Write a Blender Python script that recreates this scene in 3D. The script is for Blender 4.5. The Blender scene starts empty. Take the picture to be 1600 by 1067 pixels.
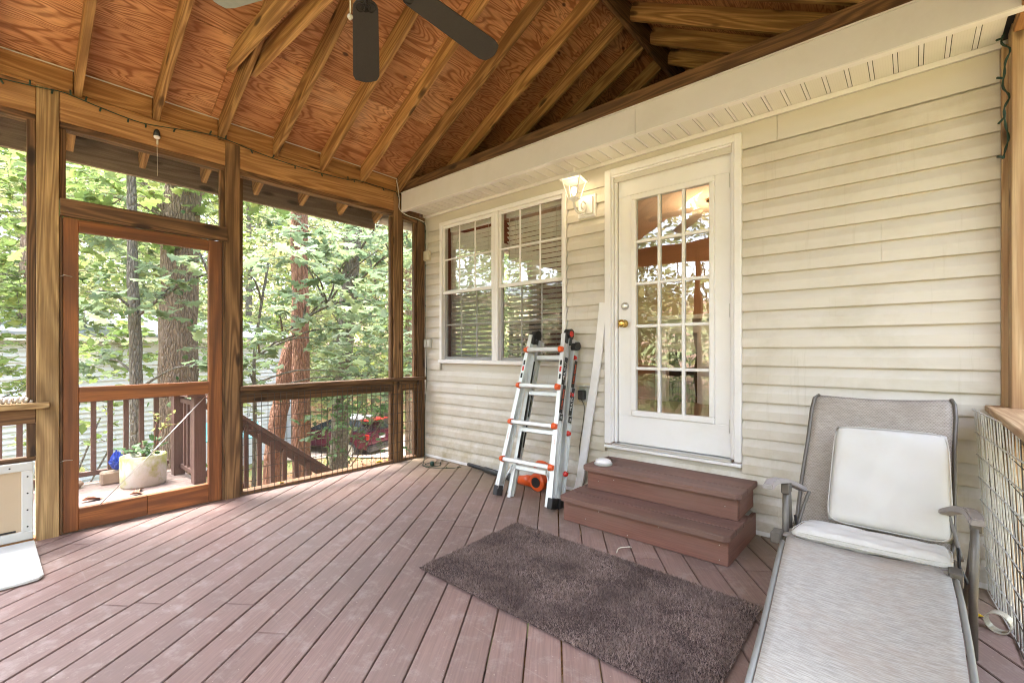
import bpy, bmesh, math, random
import numpy as np
from mathutils import Matrix, Vector
random.seed(7); rng = np.random.default_rng(7)
scene = bpy.context.scene
COL = scene.collection
PI = math.pi

# ------------------------------------------------------------------ camera, sky, sun, exposure
CAM = Vector((4.024, -3.210, 1.16))
YAW = math.radians(40.96)
cd = bpy.data.cameras.new('camera'); cam = bpy.data.objects.new('camera', cd); COL.objects.link(cam)
cam.location = CAM; cam.rotation_euler = (PI/2, 0, YAW)
cd.sensor_width = 36; cd.lens = 36*720/1600; cd.shift_y = 13.5/1600
cd.clip_start = .02; cd.clip_end = 400
scene.camera = cam
w = bpy.data.worlds.new('World'); scene.world = w; w.use_nodes = True
nt = w.node_tree; nt.nodes.clear()
sky = nt.nodes.new('ShaderNodeTexSky'); sky.sky_type = 'NISHITA'; sky.sun_disc = False
SUN_EL, SUN_AZ = math.radians(72), math.radians(240)
sky.sun_elevation = SUN_EL; sky.sun_rotation = SUN_AZ; sky.dust_density = 3; sky.air_density = 1
hs = nt.nodes.new('ShaderNodeHueSaturation'); hs.inputs['Saturation'].default_value = .62
hs.inputs['Value'].default_value = 1.0
bg = nt.nodes.new('ShaderNodeBackground'); bg.inputs['Strength'].default_value = .15
wo = nt.nodes.new('ShaderNodeOutputWorld')
nt.links.new(sky.outputs[0], hs.inputs['Color']); nt.links.new(hs.outputs[0], bg.inputs[0]); nt.links.new(bg.outputs[0], wo.inputs[0])
sd = bpy.data.lights.new('sun', 'SUN'); sd.energy = 1.1; sd.angle = math.radians(25); sd.color = (1, .96, .9)
sun = bpy.data.objects.new('sun', sd); COL.objects.link(sun)
sdir = Vector((math.sin(SUN_AZ)*math.cos(SUN_EL), math.cos(SUN_AZ)*math.cos(SUN_EL), math.sin(SUN_EL)))
sun.rotation_euler = sdir.to_track_quat('Z', 'Y').to_euler()
scene.view_settings.view_transform = 'Standard'; scene.view_settings.look = 'None'
scene.view_settings.gamma = 1; scene.view_settings.exposure = 3.95
scene.cycles.max_bounces = 8; scene.cycles.diffuse_bounces = 5; scene.cycles.glossy_bounces = 4
scene.cycles.transparent_max_bounces = 24; scene.cycles.transmission_bounces = 6
scene.cycles.sample_clamp_indirect = 8
scene.cycles.filter_width = 1.1
scene.cycles.caustics_reflective = False; scene.cycles.caustics_refractive = False

# ------------------------------------------------------------------ materials
MATS = {}
class NG:
    def __init__(s, name):
        m = bpy.data.materials.new(name); m.use_nodes = True; s.m = m; s.t = m.node_tree
        s.b = s.t.nodes['Principled BSDF']; MATS[name] = m
    def n(s, typ, **kw):
        nd = s.t.nodes.new('ShaderNode'+typ)
        for k, v in kw.items():
            if k.startswith('i_'):
                key = k[2:].replace('_', ' ')
                nd.inputs[int(key) if key.isdigit() else key].default_value = v
            else: setattr(nd, k, v)
        return nd
    def l(s, a, b): s.t.links.new(a, b)
    def coord(s, scale=(1,1,1), rnd=True, which='Object'):
        tc = s.n('TexCoord'); mp = s.n('Mapping'); mp.inputs['Scale'].default_value = scale
        if rnd:
            oi = s.n('ObjectInfo'); mu = s.n('Math', operation='MULTIPLY'); mu.inputs[1].default_value = 57.0; s.l(oi.outputs['Random'], mu.inputs[0])
            cb = s.n('CombineXYZ'); 
            for k in range(3): s.l(mu.outputs[0], cb.inputs[k])
            s.l(cb.outputs[0], mp.inputs['Location'])
        s.l(tc.outputs[which], mp.inputs['Vector']); return mp.outputs[0]
    def noise(s, vec, scale, detail=4, rough=.55, dist=0):
        nn = s.n('TexNoise'); nn.inputs['Scale'].default_value = scale; nn.inputs['Detail'].default_value = detail
        nn.inputs['Roughness'].default_value = rough; nn.inputs['Distortion'].default_value = dist
        s.l(vec, nn.inputs['Vector']); return nn.outputs['Fac']
    def ramp(s, fac, stops):
        r = s.n('ValToRGB'); e = r.color_ramp.elements
        while len(e) < len(stops): e.new(.5)
        for k, (p, c) in enumerate(stops):
            e[k].position = p; e[k].color = (c[0], c[1], c[2], 1) if hasattr(c, '__len__') else (c, c, c, 1)
        s.l(fac, r.inputs[0]); return r.outputs[0]
    def mix(s, fac, a, b, mode='MIX'):
        mx = s.n('Mix', data_type='RGBA', blend_type=mode)
        if isinstance(fac, (int, float)): mx.inputs[0].default_value = fac
        else: s.l(fac, mx.inputs[0])
        for k, v in ((6, a), (7, b)):
            if hasattr(v, '__len__'): mx.inputs[k].default_value = (v[0], v[1], v[2], 1)
            else: s.l(v, mx.inputs[k])
        return mx.outputs[2]
    def math(s, op, a, b=0.0):
        mm = s.n('Math', operation=op)
        for k, v in ((0, a), (1, b)):
            if isinstance(v, (int, float)): mm.inputs[k].default_value = v
            else: s.l(v, mm.inputs[k])
        return mm.outputs[0]
    def bump(s, h, strength=.3, dist=.004):
        bp = s.n('Bump'); bp.inputs['Strength'].default_value = strength; bp.inputs['Distance'].default_value = dist
        s.l(h, bp.inputs['Height']); s.l(bp.outputs[0], s.b.inputs['Normal'])
    def objvar(s, col, amt=.15):
        oi = s.n('ObjectInfo'); mr = s.n('MapRange'); s.l(oi.outputs['Random'], mr.inputs[0])
        mr.inputs[3].default_value = 1-amt; mr.inputs[4].default_value = 1+amt
        hv = s.n('HueSaturation'); s.l(mr.outputs[0], hv.inputs['Value']); s.l(col, hv.inputs['Color']); return hv.outputs[0]
    def base(s, col): 
        if hasattr(col, '__len__'): s.b.inputs['Base Color'].default_value = (*col, 1)
        else: s.l(col, s.b.inputs['Base Color'])
    def rough(s, v): 
        if isinstance(v, (int, float)): s.b.inputs['Roughness'].default_value = v
        else: s.l(v, s.b.inputs['Roughness'])

def wood(name, light, dark, knot=True, ringk=16, sx=.62, stain=None, rough=.75, var=.15, contrast=.75):
    g = NG(name)
    v = g.coord((sx, 8.0, 8.0))
    n0 = g.noise(v, 1.0, 1.5, .45, .35)
    rings = g.math('SINE', g.math('MULTIPLY', n0, ringk*6.28*.75))
    rr = g.ramp(g.math('ADD', g.math('MULTIPLY', rings, .5), .5), [(0, 0), (.35, .35), (.8, .85), (1, 1)])
    fine = g.noise(g.coord((4, 160, 160)), 1, 3, .6)
    c = g.mix(g.math('MULTIPLY', rr, contrast), light, dark)
    c = g.mix(g.ramp(fine, [(.35, .5), (.65, 0)]), c, tuple(x*.6 for x in dark))
    st = g.noise(g.coord((.9, 3, 3)), 1.6, 5, .6)
    c = g.mix(g.ramp(st, [(.42, 0), (.75, .55)]), c, stain if stain else tuple(x*.55 for x in dark))
    if knot:
        vo = g.n('TexVoronoi'); vo.inputs['Scale'].default_value = 1.0; g.l(g.coord((2.4, 7, 7)), vo.inputs['Vector'])
        c = g.mix(g.ramp(vo.outputs['Distance'], [(.06, .95), (.12, .7), (.17, 0)]), c, tuple(x*.25 for x in dark))
    g.base(g.objvar(c, var)); g.rough(rough)
    g.bump(g.math('ADD', g.math('MULTIPLY', rr, -.4), fine), .35, .0025)
    return g.m
wood('pine post wood', (.56,.37,.17), (.17,.085,.03), stain=(.13,.08,.04), ringk=13, contrast=.65)
wood('fresh right post wood', (.60,.42,.24), (.36,.19,.09), stain=(.4,.25,.12), ringk=12)
wood('pine beam wood', (.62,.34,.135), (.29,.12,.036), ringk=12, contrast=.75, stain=(.30,.15,.06))
wood('rafter wood', (.60,.35,.14), (.24,.11,.035), ringk=13, contrast=.85, stain=(.17,.085,.03), var=.25)
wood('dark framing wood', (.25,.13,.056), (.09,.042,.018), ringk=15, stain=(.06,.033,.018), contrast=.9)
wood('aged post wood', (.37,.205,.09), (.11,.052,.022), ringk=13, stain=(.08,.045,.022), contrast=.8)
wood('redwood door wood', (.36,.125,.035), (.15,.045,.013), ringk=6, stain=(.08,.035,.018), knot=False, contrast=.8, rough=.5)
wood('grey weathered wood', (.30,.235,.19), (.16,.115,.09), ringk=10, stain=(.1,.08,.06))
wood('brown painted rail', (.155,.082,.062), (.115,.06,.046), ringk=5, stain=(.2,.13,.11), knot=False, contrast=.35, rough=.6)
wood('brown step paint', (.215,.092,.068), (.165,.068,.05), ringk=4, stain=(.20,.125,.10), knot=False, contrast=.3, rough=.55, var=.03)
wood('step tread paint', (.25,.135,.108), (.165,.085,.066), ringk=4, stain=(.10,.07,.058), knot=False, contrast=.35, rough=.6, var=.06)

def deckmat(name, a, b, stain, dirt, wallfade=True):
    g = NG(name)
    v = g.coord((.4, 6, 1)); n0 = g.noise(v, 1.2, 2, .5, .3)
    rings = g.ramp(g.math('ADD', g.math('MULTIPLY', g.math('SINE', g.math('MULTIPLY', n0, 55)), .5), .5), [(0, 0), (1, .5)])
    c = g.mix(rings, a, b)
    fine = g.noise(g.coord((5, 140, 30)), 1, 3, .6)
    c = g.mix(g.ramp(fine, [(.38, .45), (.6, 0)]), c, tuple(x*.6 for x in b))
    # world-space wear and dirt
    ge = g.n('NewGeometry'); pos = ge.outputs['Position']
    big = g.noise(pos, 1.3, 6, .62, .4)
    c = g.mix(g.ramp(big, [(.42, 0), (.66, .75)]), c, stain)
    bl = g.noise(pos, .55, 4, .6, .6); c = g.mix(g.ramp(bl, [(.42, .38), (.6, 0)]), c, tuple(x*.55 for x in b))
    scr = g.n('Mapping'); scr.inputs['Rotation'].default_value = (0, 0, .9); scr.inputs['Scale'].default_value = (2.5, 38, 1); g.l(pos, scr.inputs[0])
    c = g.mix(g.ramp(g.noise(scr.outputs[0], 1, 4, .7, .5), [(.62, 0), (.72, .28)]), c, dirt)
    sm = g.noise(pos, 9, 6, .7)
    c = g.mix(g.ramp(sm, [(.52, 0), (.74, .6)]), c, dirt)
    if wallfade:      # tracked-in soil against the house wall
        sp = g.n('SeparateXYZ'); g.l(pos, sp.inputs[0])
        wig = g.math('MULTIPLY', g.math('SUBTRACT', g.noise(pos, 2.2, 5, .6), .5), 1.3)
        f = g.n('MapRange'); g.l(g.math('ADD', sp.outputs[1], wig), f.inputs[0])
        f.inputs[1].default_value = -.75; f.inputs[2].default_value = .05; f.inputs[4].default_value = .75
        c = g.mix(f.outputs[0], c, (.25, .19, .115))
        sp2 = g.noise(pos, 60, 2, .5)
        c = g.mix(g.ramp(sp2, [(.70, 0), (.74, .6)]), c, (.45, .37, .32))
    g.base(g.objvar(c, .08)); g.rough(g.ramp(big, [(.3, .42), (.7, .62)]))
    g.bump(g.math('ADD', fine, rings), .3, .0015); return g.m
deckmat('deck board paint', (.32,.205,.178), (.26,.16,.137), (.23,.17,.148), (.42,.35,.315))
deckmat('landing board wood', (.26,.19,.165), (.20,.14,.12), (.15,.11,.1), (.33,.27,.25), False)

g = NG('plywood sheathing')     # big contour grain, orange brown
v = g.coord((1.3, 7.5, 1)); n0 = g.noise(v, .75, 2.4, .5, .5)
s_ = g.math('ADD', g.math('MULTIPLY', g.math('SINE', g.math('MULTIPLY', n0, 135)), .5), .5)
c = g.mix(g.ramp(s_, [(.05, 1), (.3, .45), (.6, .12), (1, 0)]), (.66,.345,.165), (.32,.13,.05))
lg = g.noise(g.coord((1.5, 1.5, 1)), 1.1, 4, .6)
c = g.mix(g.ramp(lg, [(.35, .5), (.6, 0)]), c, (.25,.075,.025))
c = g.mix(g.ramp(lg, [(.56, 0), (.72, .5)]), c, (.64,.42,.26))
fi = g.noise(g.coord((8, 90, 1)), 1, 3, .6); c = g.mix(g.ramp(fi, [(.35, .4), (.6, 0)]), c, (.18,.06,.02))
vo = g.n('TexVoronoi'); vo.inputs['Scale'].default_value = 1; g.l(g.coord((3, 5, 1)), vo.inputs['Vector'])
c = g.mix(g.ramp(vo.outputs['Distance'], [(.05, .9), (.09, 0)]), c, (.05,.015,.008))
ge = g.n('NewGeometry'); sp = g.n('SeparateXYZ'); g.l(ge.outputs['Position'], sp.inputs[0])
mold = g.noise(ge.outputs['Position'], 7, 6, .7)
out = g.math('LESS_THAN', sp.outputs[0], -.03)     # weathered overhang outside the beam
c = g.mix(out, c, g.mix(g.ramp(mold, [(.4, 0), (.62, 1)]), (.25,.165,.115), (.06,.042,.034)))
g.base(g.objvar(c, .16)); g.rough(.7); g.bump(s_, .15, .002)

def plain(name, col, rough=.5, metal=0, noise=0, nscale=8, dirt=None, bump=0, bscale=200, dirtrange=(.5,.8), dirtamt=.6):
    g = NG(name); g.b.inputs['Metallic'].default_value = metal; g.rough(rough)
    if noise or dirt:
        ge = g.n('NewGeometry'); nn = g.noise(ge.outputs['Position'], nscale, 5, .65)
        c = g.mix(nn, tuple(x*(1-noise) for x in col), tuple(min(1, x*(1+noise)) for x in col))
        if dirt: 
            n2 = g.noise(ge.outputs['Position'], nscale*.6+1, 6, .7, .3)
            c = g.mix(g.ramp(n2, [(dirtrange[0], 0), (dirtrange[1], dirtamt)]), c, dirt)
        g.base(c)
    else: g.base(col)
    if bump:
        ge = g.n('NewGeometry'); g.bump(g.noise(ge.outputs['Position'], bscale, 3, .6), bump, .002)
    return g.m
plain('white trim', (.81,.79,.805), .38, noise=.03, dirt=(.6,.57,.5), dirtamt=.35)
plain('white door paint', (.83,.81,.825), .34, noise=.02, dirt=(.66,.64,.58), dirtamt=.3, nscale=3)
plain('white aluminium fascia', (.67,.655,.67), .32, noise=.05, dirt=(.45,.43,.4), dirtamt=.3, nscale=3)
plain('smooth siding trim', (.60,.56,.51), .45, noise=.04)
plain('black plastic', (.02,.02,.022), .4)
plain('dark rubber', (.03,.03,.032), .7, bump=.4)
plain('orange plastic', (.75,.105,.02), .35)
plain('red plastic', (.6,.03,.02), .35)
plain('brushed aluminium', (.66,.67,.68), .33, metal=.85, noise=.08, nscale=30)
plain('ladder aluminium', (.70,.71,.715), .38, metal=.6, noise=.06, nscale=30)
plain('brass', (.72,.47,.14), .22, metal=1)
plain('nickel', (.6,.59,.56), .3, metal=1)
plain('galvanised wire', (.56,.55,.52), .5, metal=.3, noise=.35, nscale=120)
plain('rusty brown wire', (.07,.055,.045), .6, metal=.3, noise=.3, nscale=60)
plain('green cable', (.015,.045,.03), .6)
plain('black cable', (.015,.015,.015), .5)
plain('white cable', (.7,.68,.62), .5)
plain('beige plastic', (.62,.55,.41), .45, noise=.05)
plain('grey plastic', (.45,.45,.43), .5)
plain('fan blade black', (.035,.03,.027), .7, noise=.3, nscale=90, bump=.3)
plain('fan blade pale', (.33,.37,.35), .6, noise=.2, nscale=40, bump=.2)
plain('dark bronze', (.03,.026,.022), .45, metal=.6)
plain('chair arm plastic', (.31,.28,.275), .6, noise=.15, nscale=30, dirt=(.22,.19,.18))
plain('chair frame metal', (.14,.125,.11), .45, metal=.4, noise=.2, nscale=60)
plain('chair edge metal', (.27,.27,.26), .5, metal=.3, noise=.1)
plain('cushion canvas', (.58,.56,.53), .9, noise=.035, nscale=5, dirt=(.55,.47,.38), bump=.6, bscale=500, dirtrange=(.55,.85), dirtamt=.45)
plain('pet flap', (.52,.40,.275), .45, noise=.06, nscale=2)
plain('pet door frame', (.62,.62,.60), .45, noise=.05)
plain('white panel plastic', (.62,.64,.63), .35, noise=.03)
plain('blue plastic bag', (.012,.05,.38), .35)
plain('yellow leaf', (.75,.50,.02), .6)
plain('dry brown leaf', (.26,.115,.07), .75, noise=.3, nscale=80)
plain('orange dry leaf', (.42,.19,.07), .75, noise=.3, nscale=80)
plain('planter soil', (.05,.035,.022), .9, bump=1, bscale=60)
plain('clear tape', (.5,.46,.38), .15)
plain('cardboard', (.38,.30,.2), .9)
plain('room orange wall', (.50,.27,.16), .8)
plain('room maroon wall', (.17,.035,.03), .8)
plain('room floor', (.20,.12,.07), .4)
plain('room ceiling', (.55,.42,.34), .9)
plain('blind slat white', (.86,.85,.83), .5)
plain('dark chair wood', (.035,.02,.012), .45)
plain('hearth black', (.02,.02,.02), .8)
plain('label black', (.012,.012,.012), .5)
plain('label white', (.8,.8,.8), .5)
plain('car maroon paint', (.10,.012,.03), .25, metal=.3)
plain('car silver paint', (.55,.56,.58), .3, metal=.3)
plain('car tail light', (.42,.012,.01), .3)
plain('car glass', (.02,.025,.03), .08)
plain('neighbour roof metal', (.26,.29,.32), .5, noise=.08)
plain('neighbour siding', (.60,.63,.68), .6, noise=.05, nscale=2)
plain('teal awning', (.05,.28,.33), .5)
plain('sandstone', (.33,.24,.17), .85, noise=.3, nscale=12, bump=.6, bscale=40)
plain('twine', (.65,.6,.5), .9)
plain('vent white', (.7,.72,.73), .5)
plain('stone pot rope', (.62,.56,.50), .8, noise=.2, nscale=90)

g = NG('vinyl siding cream')
ge = g.n('NewGeometry'); pos = ge.outputs['Position']
mp = g.n('Mapping'); mp.inputs['Scale'].default_value = (3, 3, 30); g.l(pos, mp.inputs[0])
n1 = g.noise(mp.outputs[0], 1, 5, .6)
c = g.mix(n1, (.60,.555,.495), (.67,.625,.575))
n2 = g.noise(pos, 1.5, 6, .7, .4)
c = g.mix(g.ramp(n2, [(.47, 0), (.75, .6)]), c, (.43,.375,.275))
mps = g.n('Mapping'); mps.inputs['Scale'].default_value = (26, 1, 1.6); g.l(pos, mps.inputs[0]); c = g.mix(g.ramp(g.noise(mps.outputs[0], 1, 5, .7), [(.58, 0), (.78, .4)]), c, (.38,.33,.24))
sp = g.n('SeparateXYZ'); g.l(pos, sp.inputs[0])
lo = g.n('MapRange'); g.l(sp.outputs[2], lo.inputs[0]); lo.inputs[1].default_value = .9; lo.inputs[2].default_value = 0
lo.inputs[4].default_value = 1
n3 = g.noise(pos, 5, 6, .7)
c = g.mix(g.math('MULTIPLY', lo.outputs[0], g.ramp(n3, [(.40, 0), (.68, .85)])), c, (.40,.32,.19))
g.base(c); g.rough(.42); g.b.inputs['Specular IOR Level'].default_value = .35
mp2 = g.n('Mapping'); mp2.inputs['Scale'].default_value = (4, 4, 140); g.l(pos, mp2.inputs[0])
g.bump(g.noise(mp2.outputs[0], 1, 3, .6), .15, .002)

g = NG('perforated soffit vinyl')      # small vent holes across each strip
tc = g.n('TexCoord'); vo = g.n('TexVoronoi', feature='F1'); vo.inputs['Scale'].default_value = 95; vo.inputs['Randomness'].default_value = .0
g.l(tc.outputs['Object'], vo.inputs['Vector'])
c = g.mix(g.ramp(vo.outputs['Distance'], [(.24, 1), (.32, 0)]), (.76,.745,.71), (.30,.28,.25)); g.base(c); g.rough(.5)

g = NG('window glass')
tr = g.n('BsdfTransparent'); tr.inputs[0].default_value = (.93,.95,.94,1); gl = g.n('BsdfGlossy'); gl.inputs['Roughness'].default_value = .012
fr = g.n('Fresnel'); fr.inputs['IOR'].default_value = 2.5
ge = g.n('NewGeometry'); bp = g.n('Bump'); bp.inputs['Strength'].default_value = .06; bp.inputs['Distance'].default_value = .02
nn = g.noise(ge.outputs['Position'], 4, 1); g.l(nn, bp.inputs['Height']); g.l(bp.outputs[0], gl.inputs['Normal'])
mx = g.n('MixShader'); g.l(g.math('MULTIPLY', fr.outputs[0], g.math('SUBTRACT', 1.0, ge.outputs['Backfacing'])), mx.inputs[0]); g.l(tr.outputs[0], mx.inputs[1]); g.l(gl.outputs[0], mx.inputs[2])
g.l(mx.outputs[0], g.t.nodes['Material Output'].inputs[0])

g = NG('frosted lamp glass')
em = g.n('Emission'); em.inputs[0].default_value = (1,.82,.5,1); em.inputs[1].default_value = .075
df = g.n('BsdfTransparent'); df.inputs[0].default_value = (.9,.85,.75,1); mx = g.n('MixShader'); mx.inputs[0].default_value = .35
g.l(df.outputs[0], mx.inputs[1]); g.l(em.outputs[0], mx.inputs[2]); g.l(mx.outputs[0], g.t.nodes['Material Output'].inputs[0])
g = NG('lit bulb'); em = g.n('Emission'); em.inputs[0].default_value = (1,.85,.6,1); em.inputs[1].default_value = .6
g.l(em.outputs[0], g.t.nodes['Material Output'].inputs[0])
g = NG('insect screen')
tr = g.n('BsdfTransparent'); df = g.n('BsdfDiffuse'); df.inputs[0].default_value = (.16,.16,.16,1); mx = g.n('MixShader'); mx.inputs[0].default_value = .10
g.l(tr.outputs[0], mx.inputs[1]); g.l(df.outputs[0], mx.inputs[2]); g.l(mx.outputs[0], g.t.nodes['Material Output'].inputs[0])
g = NG('half window screen')
tr = g.n('BsdfTransparent'); df = g.n('BsdfDiffuse'); df.inputs[0].default_value = (.05,.05,.05,1); mx = g.n('MixShader'); mx.inputs[0].default_value = .22
g.l(tr.outputs[0], mx.inputs[1]); g.l(df.outputs[0], mx.inputs[2]); g.l(mx.outputs[0], g.t.nodes['Material Output'].inputs[0])

def weave(name, a, b, sx, sy, dirt, diamond=False):
    g = NG(name); tc = g.n('TexCoord'); ob = tc.outputs['Object']
    mp = g.n('Mapping'); mp.inputs['Scale'].default_value = (sx, sy, sy); g.l(ob, mp.inputs[0])
    n1 = g.noise(mp.outputs[0], 1, 3, .7)
    c = g.mix(g.ramp(n1, [(.38, 0), (.6, 1)]), a, b)
    if diamond:
        sp = g.n('SeparateXYZ'); g.l(ob, sp.inputs[0])
        u = g.math('SINE', g.math('MULTIPLY', g.math('ADD', sp.outputs[0], g.math('MULTIPLY', sp.outputs[2], .8)), 520))
        vv = g.math('SINE', g.math('MULTIPLY', g.math('SUBTRACT', sp.outputs[0], g.math('MULTIPLY', sp.outputs[2], .8)), 520))
        d = g.math('MAXIMUM', u, vv)
        c = g.mix(g.ramp(d, [(.82, 0), (.97, .55)]), c, (.52,.47,.42))
    n2 = g.noise(ob, 4, 6, .65, .3)
    c = g.mix(g.ramp(n2, [(.46, 0), (.68, .5)]), c, dirt)
    g.base(c); g.rough(.8); g.bump(n1, .5, .0012)
weave('pale sling fabric', (.48,.455,.42), (.32,.30,.275), 22, 260, (.36,.28,.22))
weave('tan back sling fabric', (.36,.315,.275), (.25,.21,.18), 30, 240, (.20,.165,.14), True)

g = NG('rug pile')
at_ = g.n('Attribute', attribute_name='tint'); ge = g.n('NewGeometry'); big = g.noise(ge.outputs['Position'], 3.5, 5, .6)
c = g.mix(at_.outputs['Fac'], (.13,.083,.070), (.45,.33,.285))
c = g.mix(g.ramp(big, [(.35, .6), (.6, 0)]), c, (.06,.035,.032)); g.base(c); g.rough(.95)
plain('rug backing', (.05,.03,.027), .95)

g = NG('mossy concrete')
ge = g.n('NewGeometry'); pos = ge.outputs['Position']; n1 = g.noise(pos, 9, 7, .7)
c = g.mix(n1, (.42,.41,.37), (.62,.61,.57)); n2 = g.noise(pos, 5, 5, .65, .4)
sp = g.n('SeparateXYZ'); g.l(pos, sp.inputs[0]); hi = g.n('MapRange'); g.l(sp.outputs[2], hi.inputs[0])
hi.inputs[1].default_value = .1; hi.inputs[2].default_value = .3; hi.inputs[3].default_value = -.08; hi.inputs[4].default_value = .12
c = g.mix(g.ramp(g.math('ADD', n2, hi.outputs[0]), [(.44, 0), (.6, .9)]), c, (.34,.37,.07)); g.base(c); g.rough(.9); g.bump(n1, .7, .006)

def bark(name, a, b, sc=6):
    g = NG(name); tc = g.n('TexCoord'); mp = g.n('Mapping'); mp.inputs['Scale'].default_value = (sc*2.5, sc*2.5, sc*.6)
    g.l(tc.outputs['Object'], mp.inputs[0]); vo = g.n('TexVoronoi', feature='DISTANCE_TO_EDGE'); vo.inputs['Scale'].default_value = 1
    n = g.noise(mp.outputs[0], 1.2, 6, .7, .5); mixv = g.n('Mix', data_type='VECTOR'); 
    g.l(mp.outputs[0], vo.inputs['Vector'])
    h = g.math('ADD', g.ramp(vo.outputs['Distance'], [(0, 0), (.25, 1)]), n)
    c = g.mix(g.ramp(n, [(.3, 0), (.7, 1)]), b, a); c = g.mix(g.ramp(vo.outputs['Distance'], [(0, .5), (.1, 0)]), c, tuple(x*.45 for x in b))
    g.base(c); g.rough(.95); g.bump(h, 1.0, .03)
bark('brown bark', (.32,.23,.165), (.17,.115,.08)); bark('red cedar bark', (.38,.19,.12), (.19,.085,.055), 8)
bark('grey bark', (.26,.235,.19), (.13,.11,.085), 13); bark('ivy grown bark', (.34,.255,.19), (.17,.12,.085), 11)

def leafmat(name, a, b, c3, trans=.5):
    g = NG(name); at_ = g.n('Attribute', attribute_name='tint')
    c = g.ramp(at_.outputs['Fac'], [(0, a), (.6, b), (1, c3)])
    g.base(c); g.rough(.5)
    g.b.inputs['Specular IOR Level'].default_value = .45
    tl = g.n('BsdfTranslucent'); hv = g.n('HueSaturation'); hv.inputs['Value'].default_value = 1.35; hv.inputs['Saturation'].default_value = .95
    g.l(c, hv.inputs['Color']); g.l(hv.outputs[0], tl.inputs[0])
    mx = g.n('MixShader'); mx.inputs[0].default_value = trans
    g.l(g.b.outputs[0], mx.inputs[1]); g.l(tl.outputs[0], mx.inputs[2]); g.l(mx.outputs[0], g.t.nodes['Material Output'].inputs[0])
leafmat('oak leaves', (.085,.135,.065), (.165,.23,.12), (.31,.36,.145))
leafmat('light green leaves', (.085,.14,.035), (.18,.255,.065), (.36,.38,.10))
leafmat('far leaves', (.105,.14,.055), (.22,.255,.10), (.45,.39,.16))
leafmat('ivy leaves', (.03,.07,.02), (.06,.13,.04), (.12,.19,.07))

g = NG('woodland ground')
ge = g.n('NewGeometry'); pos = ge.outputs['Position']; n1 = g.noise(pos, 14, 8, .75); n2 = g.noise(pos, .35, 4, .6); n3 = g.noise(pos, 70, 3, .7)
c = g.mix(n1, (.22,.13,.08), (.46,.28,.17)); c = g.mix(g.ramp(n3, [(.55, 0), (.7, .6)]), c, (.45,.31,.2))
c = g.mix(g.ramp(n2, [(.46, 0), (.56, .85)]), c, (.22,.29,.09)); g.base(c); g.rough(.95); g.bump(n1, 1, .05)
plain('driveway dirt', (.52,.41,.34), .9, noise=.2, nscale=5, dirt=(.3,.2,.15), bump=.5, bscale=30)

# ------------------------------------------------------------------ object helpers
WM = {}
def link(name, mesh, mat=None, parent=None, M=Matrix()):
    o = bpy.data.objects.new(name, mesh); COL.objects.link(o)
    if mat and mesh is not None and not mesh.materials: mesh.materials.append(MATS[mat])
    WM[o.name] = M.copy()
    if parent is not None:
        o.parent = parent; o.matrix_local = WM[parent.name].inverted() @ M
    else: o.matrix_local = M
    return o
def thing(name, loc, label, cat, group=None, rotz=0):
    o = bpy.data.objects.new(name, None); COL.objects.link(o); o.empty_display_size = .1
    M = Matrix.Translation(Vector(loc)) @ Matrix.Rotation(rotz, 4, 'Z'); WM[o.name] = M; o.matrix_local = M
    return tag(o, label, cat, group)
def tag(o, label, cat, group=None):
    o['label'] = label; o['category'] = cat
    if group: o['group'] = group
    return o
def struct(name):
    o = bpy.data.objects.new(name, None); COL.objects.link(o); WM[o.name] = Matrix(); o['kind'] = 'structure'; return o
BC = {}
def boxmesh(l, w_, h, mat, bev=.002):
    key = (round(l, 4), round(w_, 4), round(h, 4), mat, bev)
    if key in BC: return BC[key]
    bm = bmesh.new(); bmesh.ops.create_cube(bm, size=1)
    for v in bm.verts: v.co = Vector((v.co.x*l, v.co.y*w_, v.co.z*h))
    if bev and min(l, w_, h) > 3*bev: bmesh.ops.bevel(bm, geom=list(bm.edges), offset=bev, segments=1, affect='EDGES')
    me = bpy.data.meshes.new('box'); bm.to_mesh(me); bm.free(); me.materials.append(MATS[mat]); BC[key] = me; return me
def ab(name, x, y, z, mat, parent=None, bev=.002):
    """axis aligned board; local X runs along its longest side"""
    d = (abs(x[1]-x[0]), abs(y[1]-y[0]), abs(z[1]-z[0])); c = Vector(((x[0]+x[1])/2, (y[0]+y[1])/2, (z[0]+z[1])/2))
    k = max(range(3), key=lambda i: d[i])
    if k == 0: M, s = Matrix(), d
    elif k == 1: M, s = Matrix.Rotation(PI/2, 4, 'Z'), (d[1], d[0], d[2])
    else: M, s = Matrix.Rotation(-PI/2, 4, 'Y'), (d[2], d[1], d[0])
    return link(name, boxmesh(*s, mat, bev), None, parent, Matrix.Translation(c) @ M)
def lumber(name, p0, p1, w_, h, mat, parent=None, up=(0,0,1), bev=.002):
    p0, p1 = Vector(p0), Vector(p1); X = (p1-p0).normalized(); U = Vector(up); Y = U.cross(X).normalized(); Z = X.cross(Y)
    M = Matrix((X, Y, Z)).transposed().to_4x4(); M.translation = (p0+p1)/2
    return link(name, boxmesh((p1-p0).length, w_, h, mat, bev), None, parent, M)
def mesh_from(name, verts, faces, mat=None, smooth=False):
    me = bpy.data.meshes.new(name); me.from_pydata([tuple(v) for v in verts], [], faces); me.validate()
    if mat: me.materials.append(MATS[mat])
    if smooth: me.polygons.foreach_set('use_smooth', [True]*len(me.polygons))
    me.update(); return me
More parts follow.
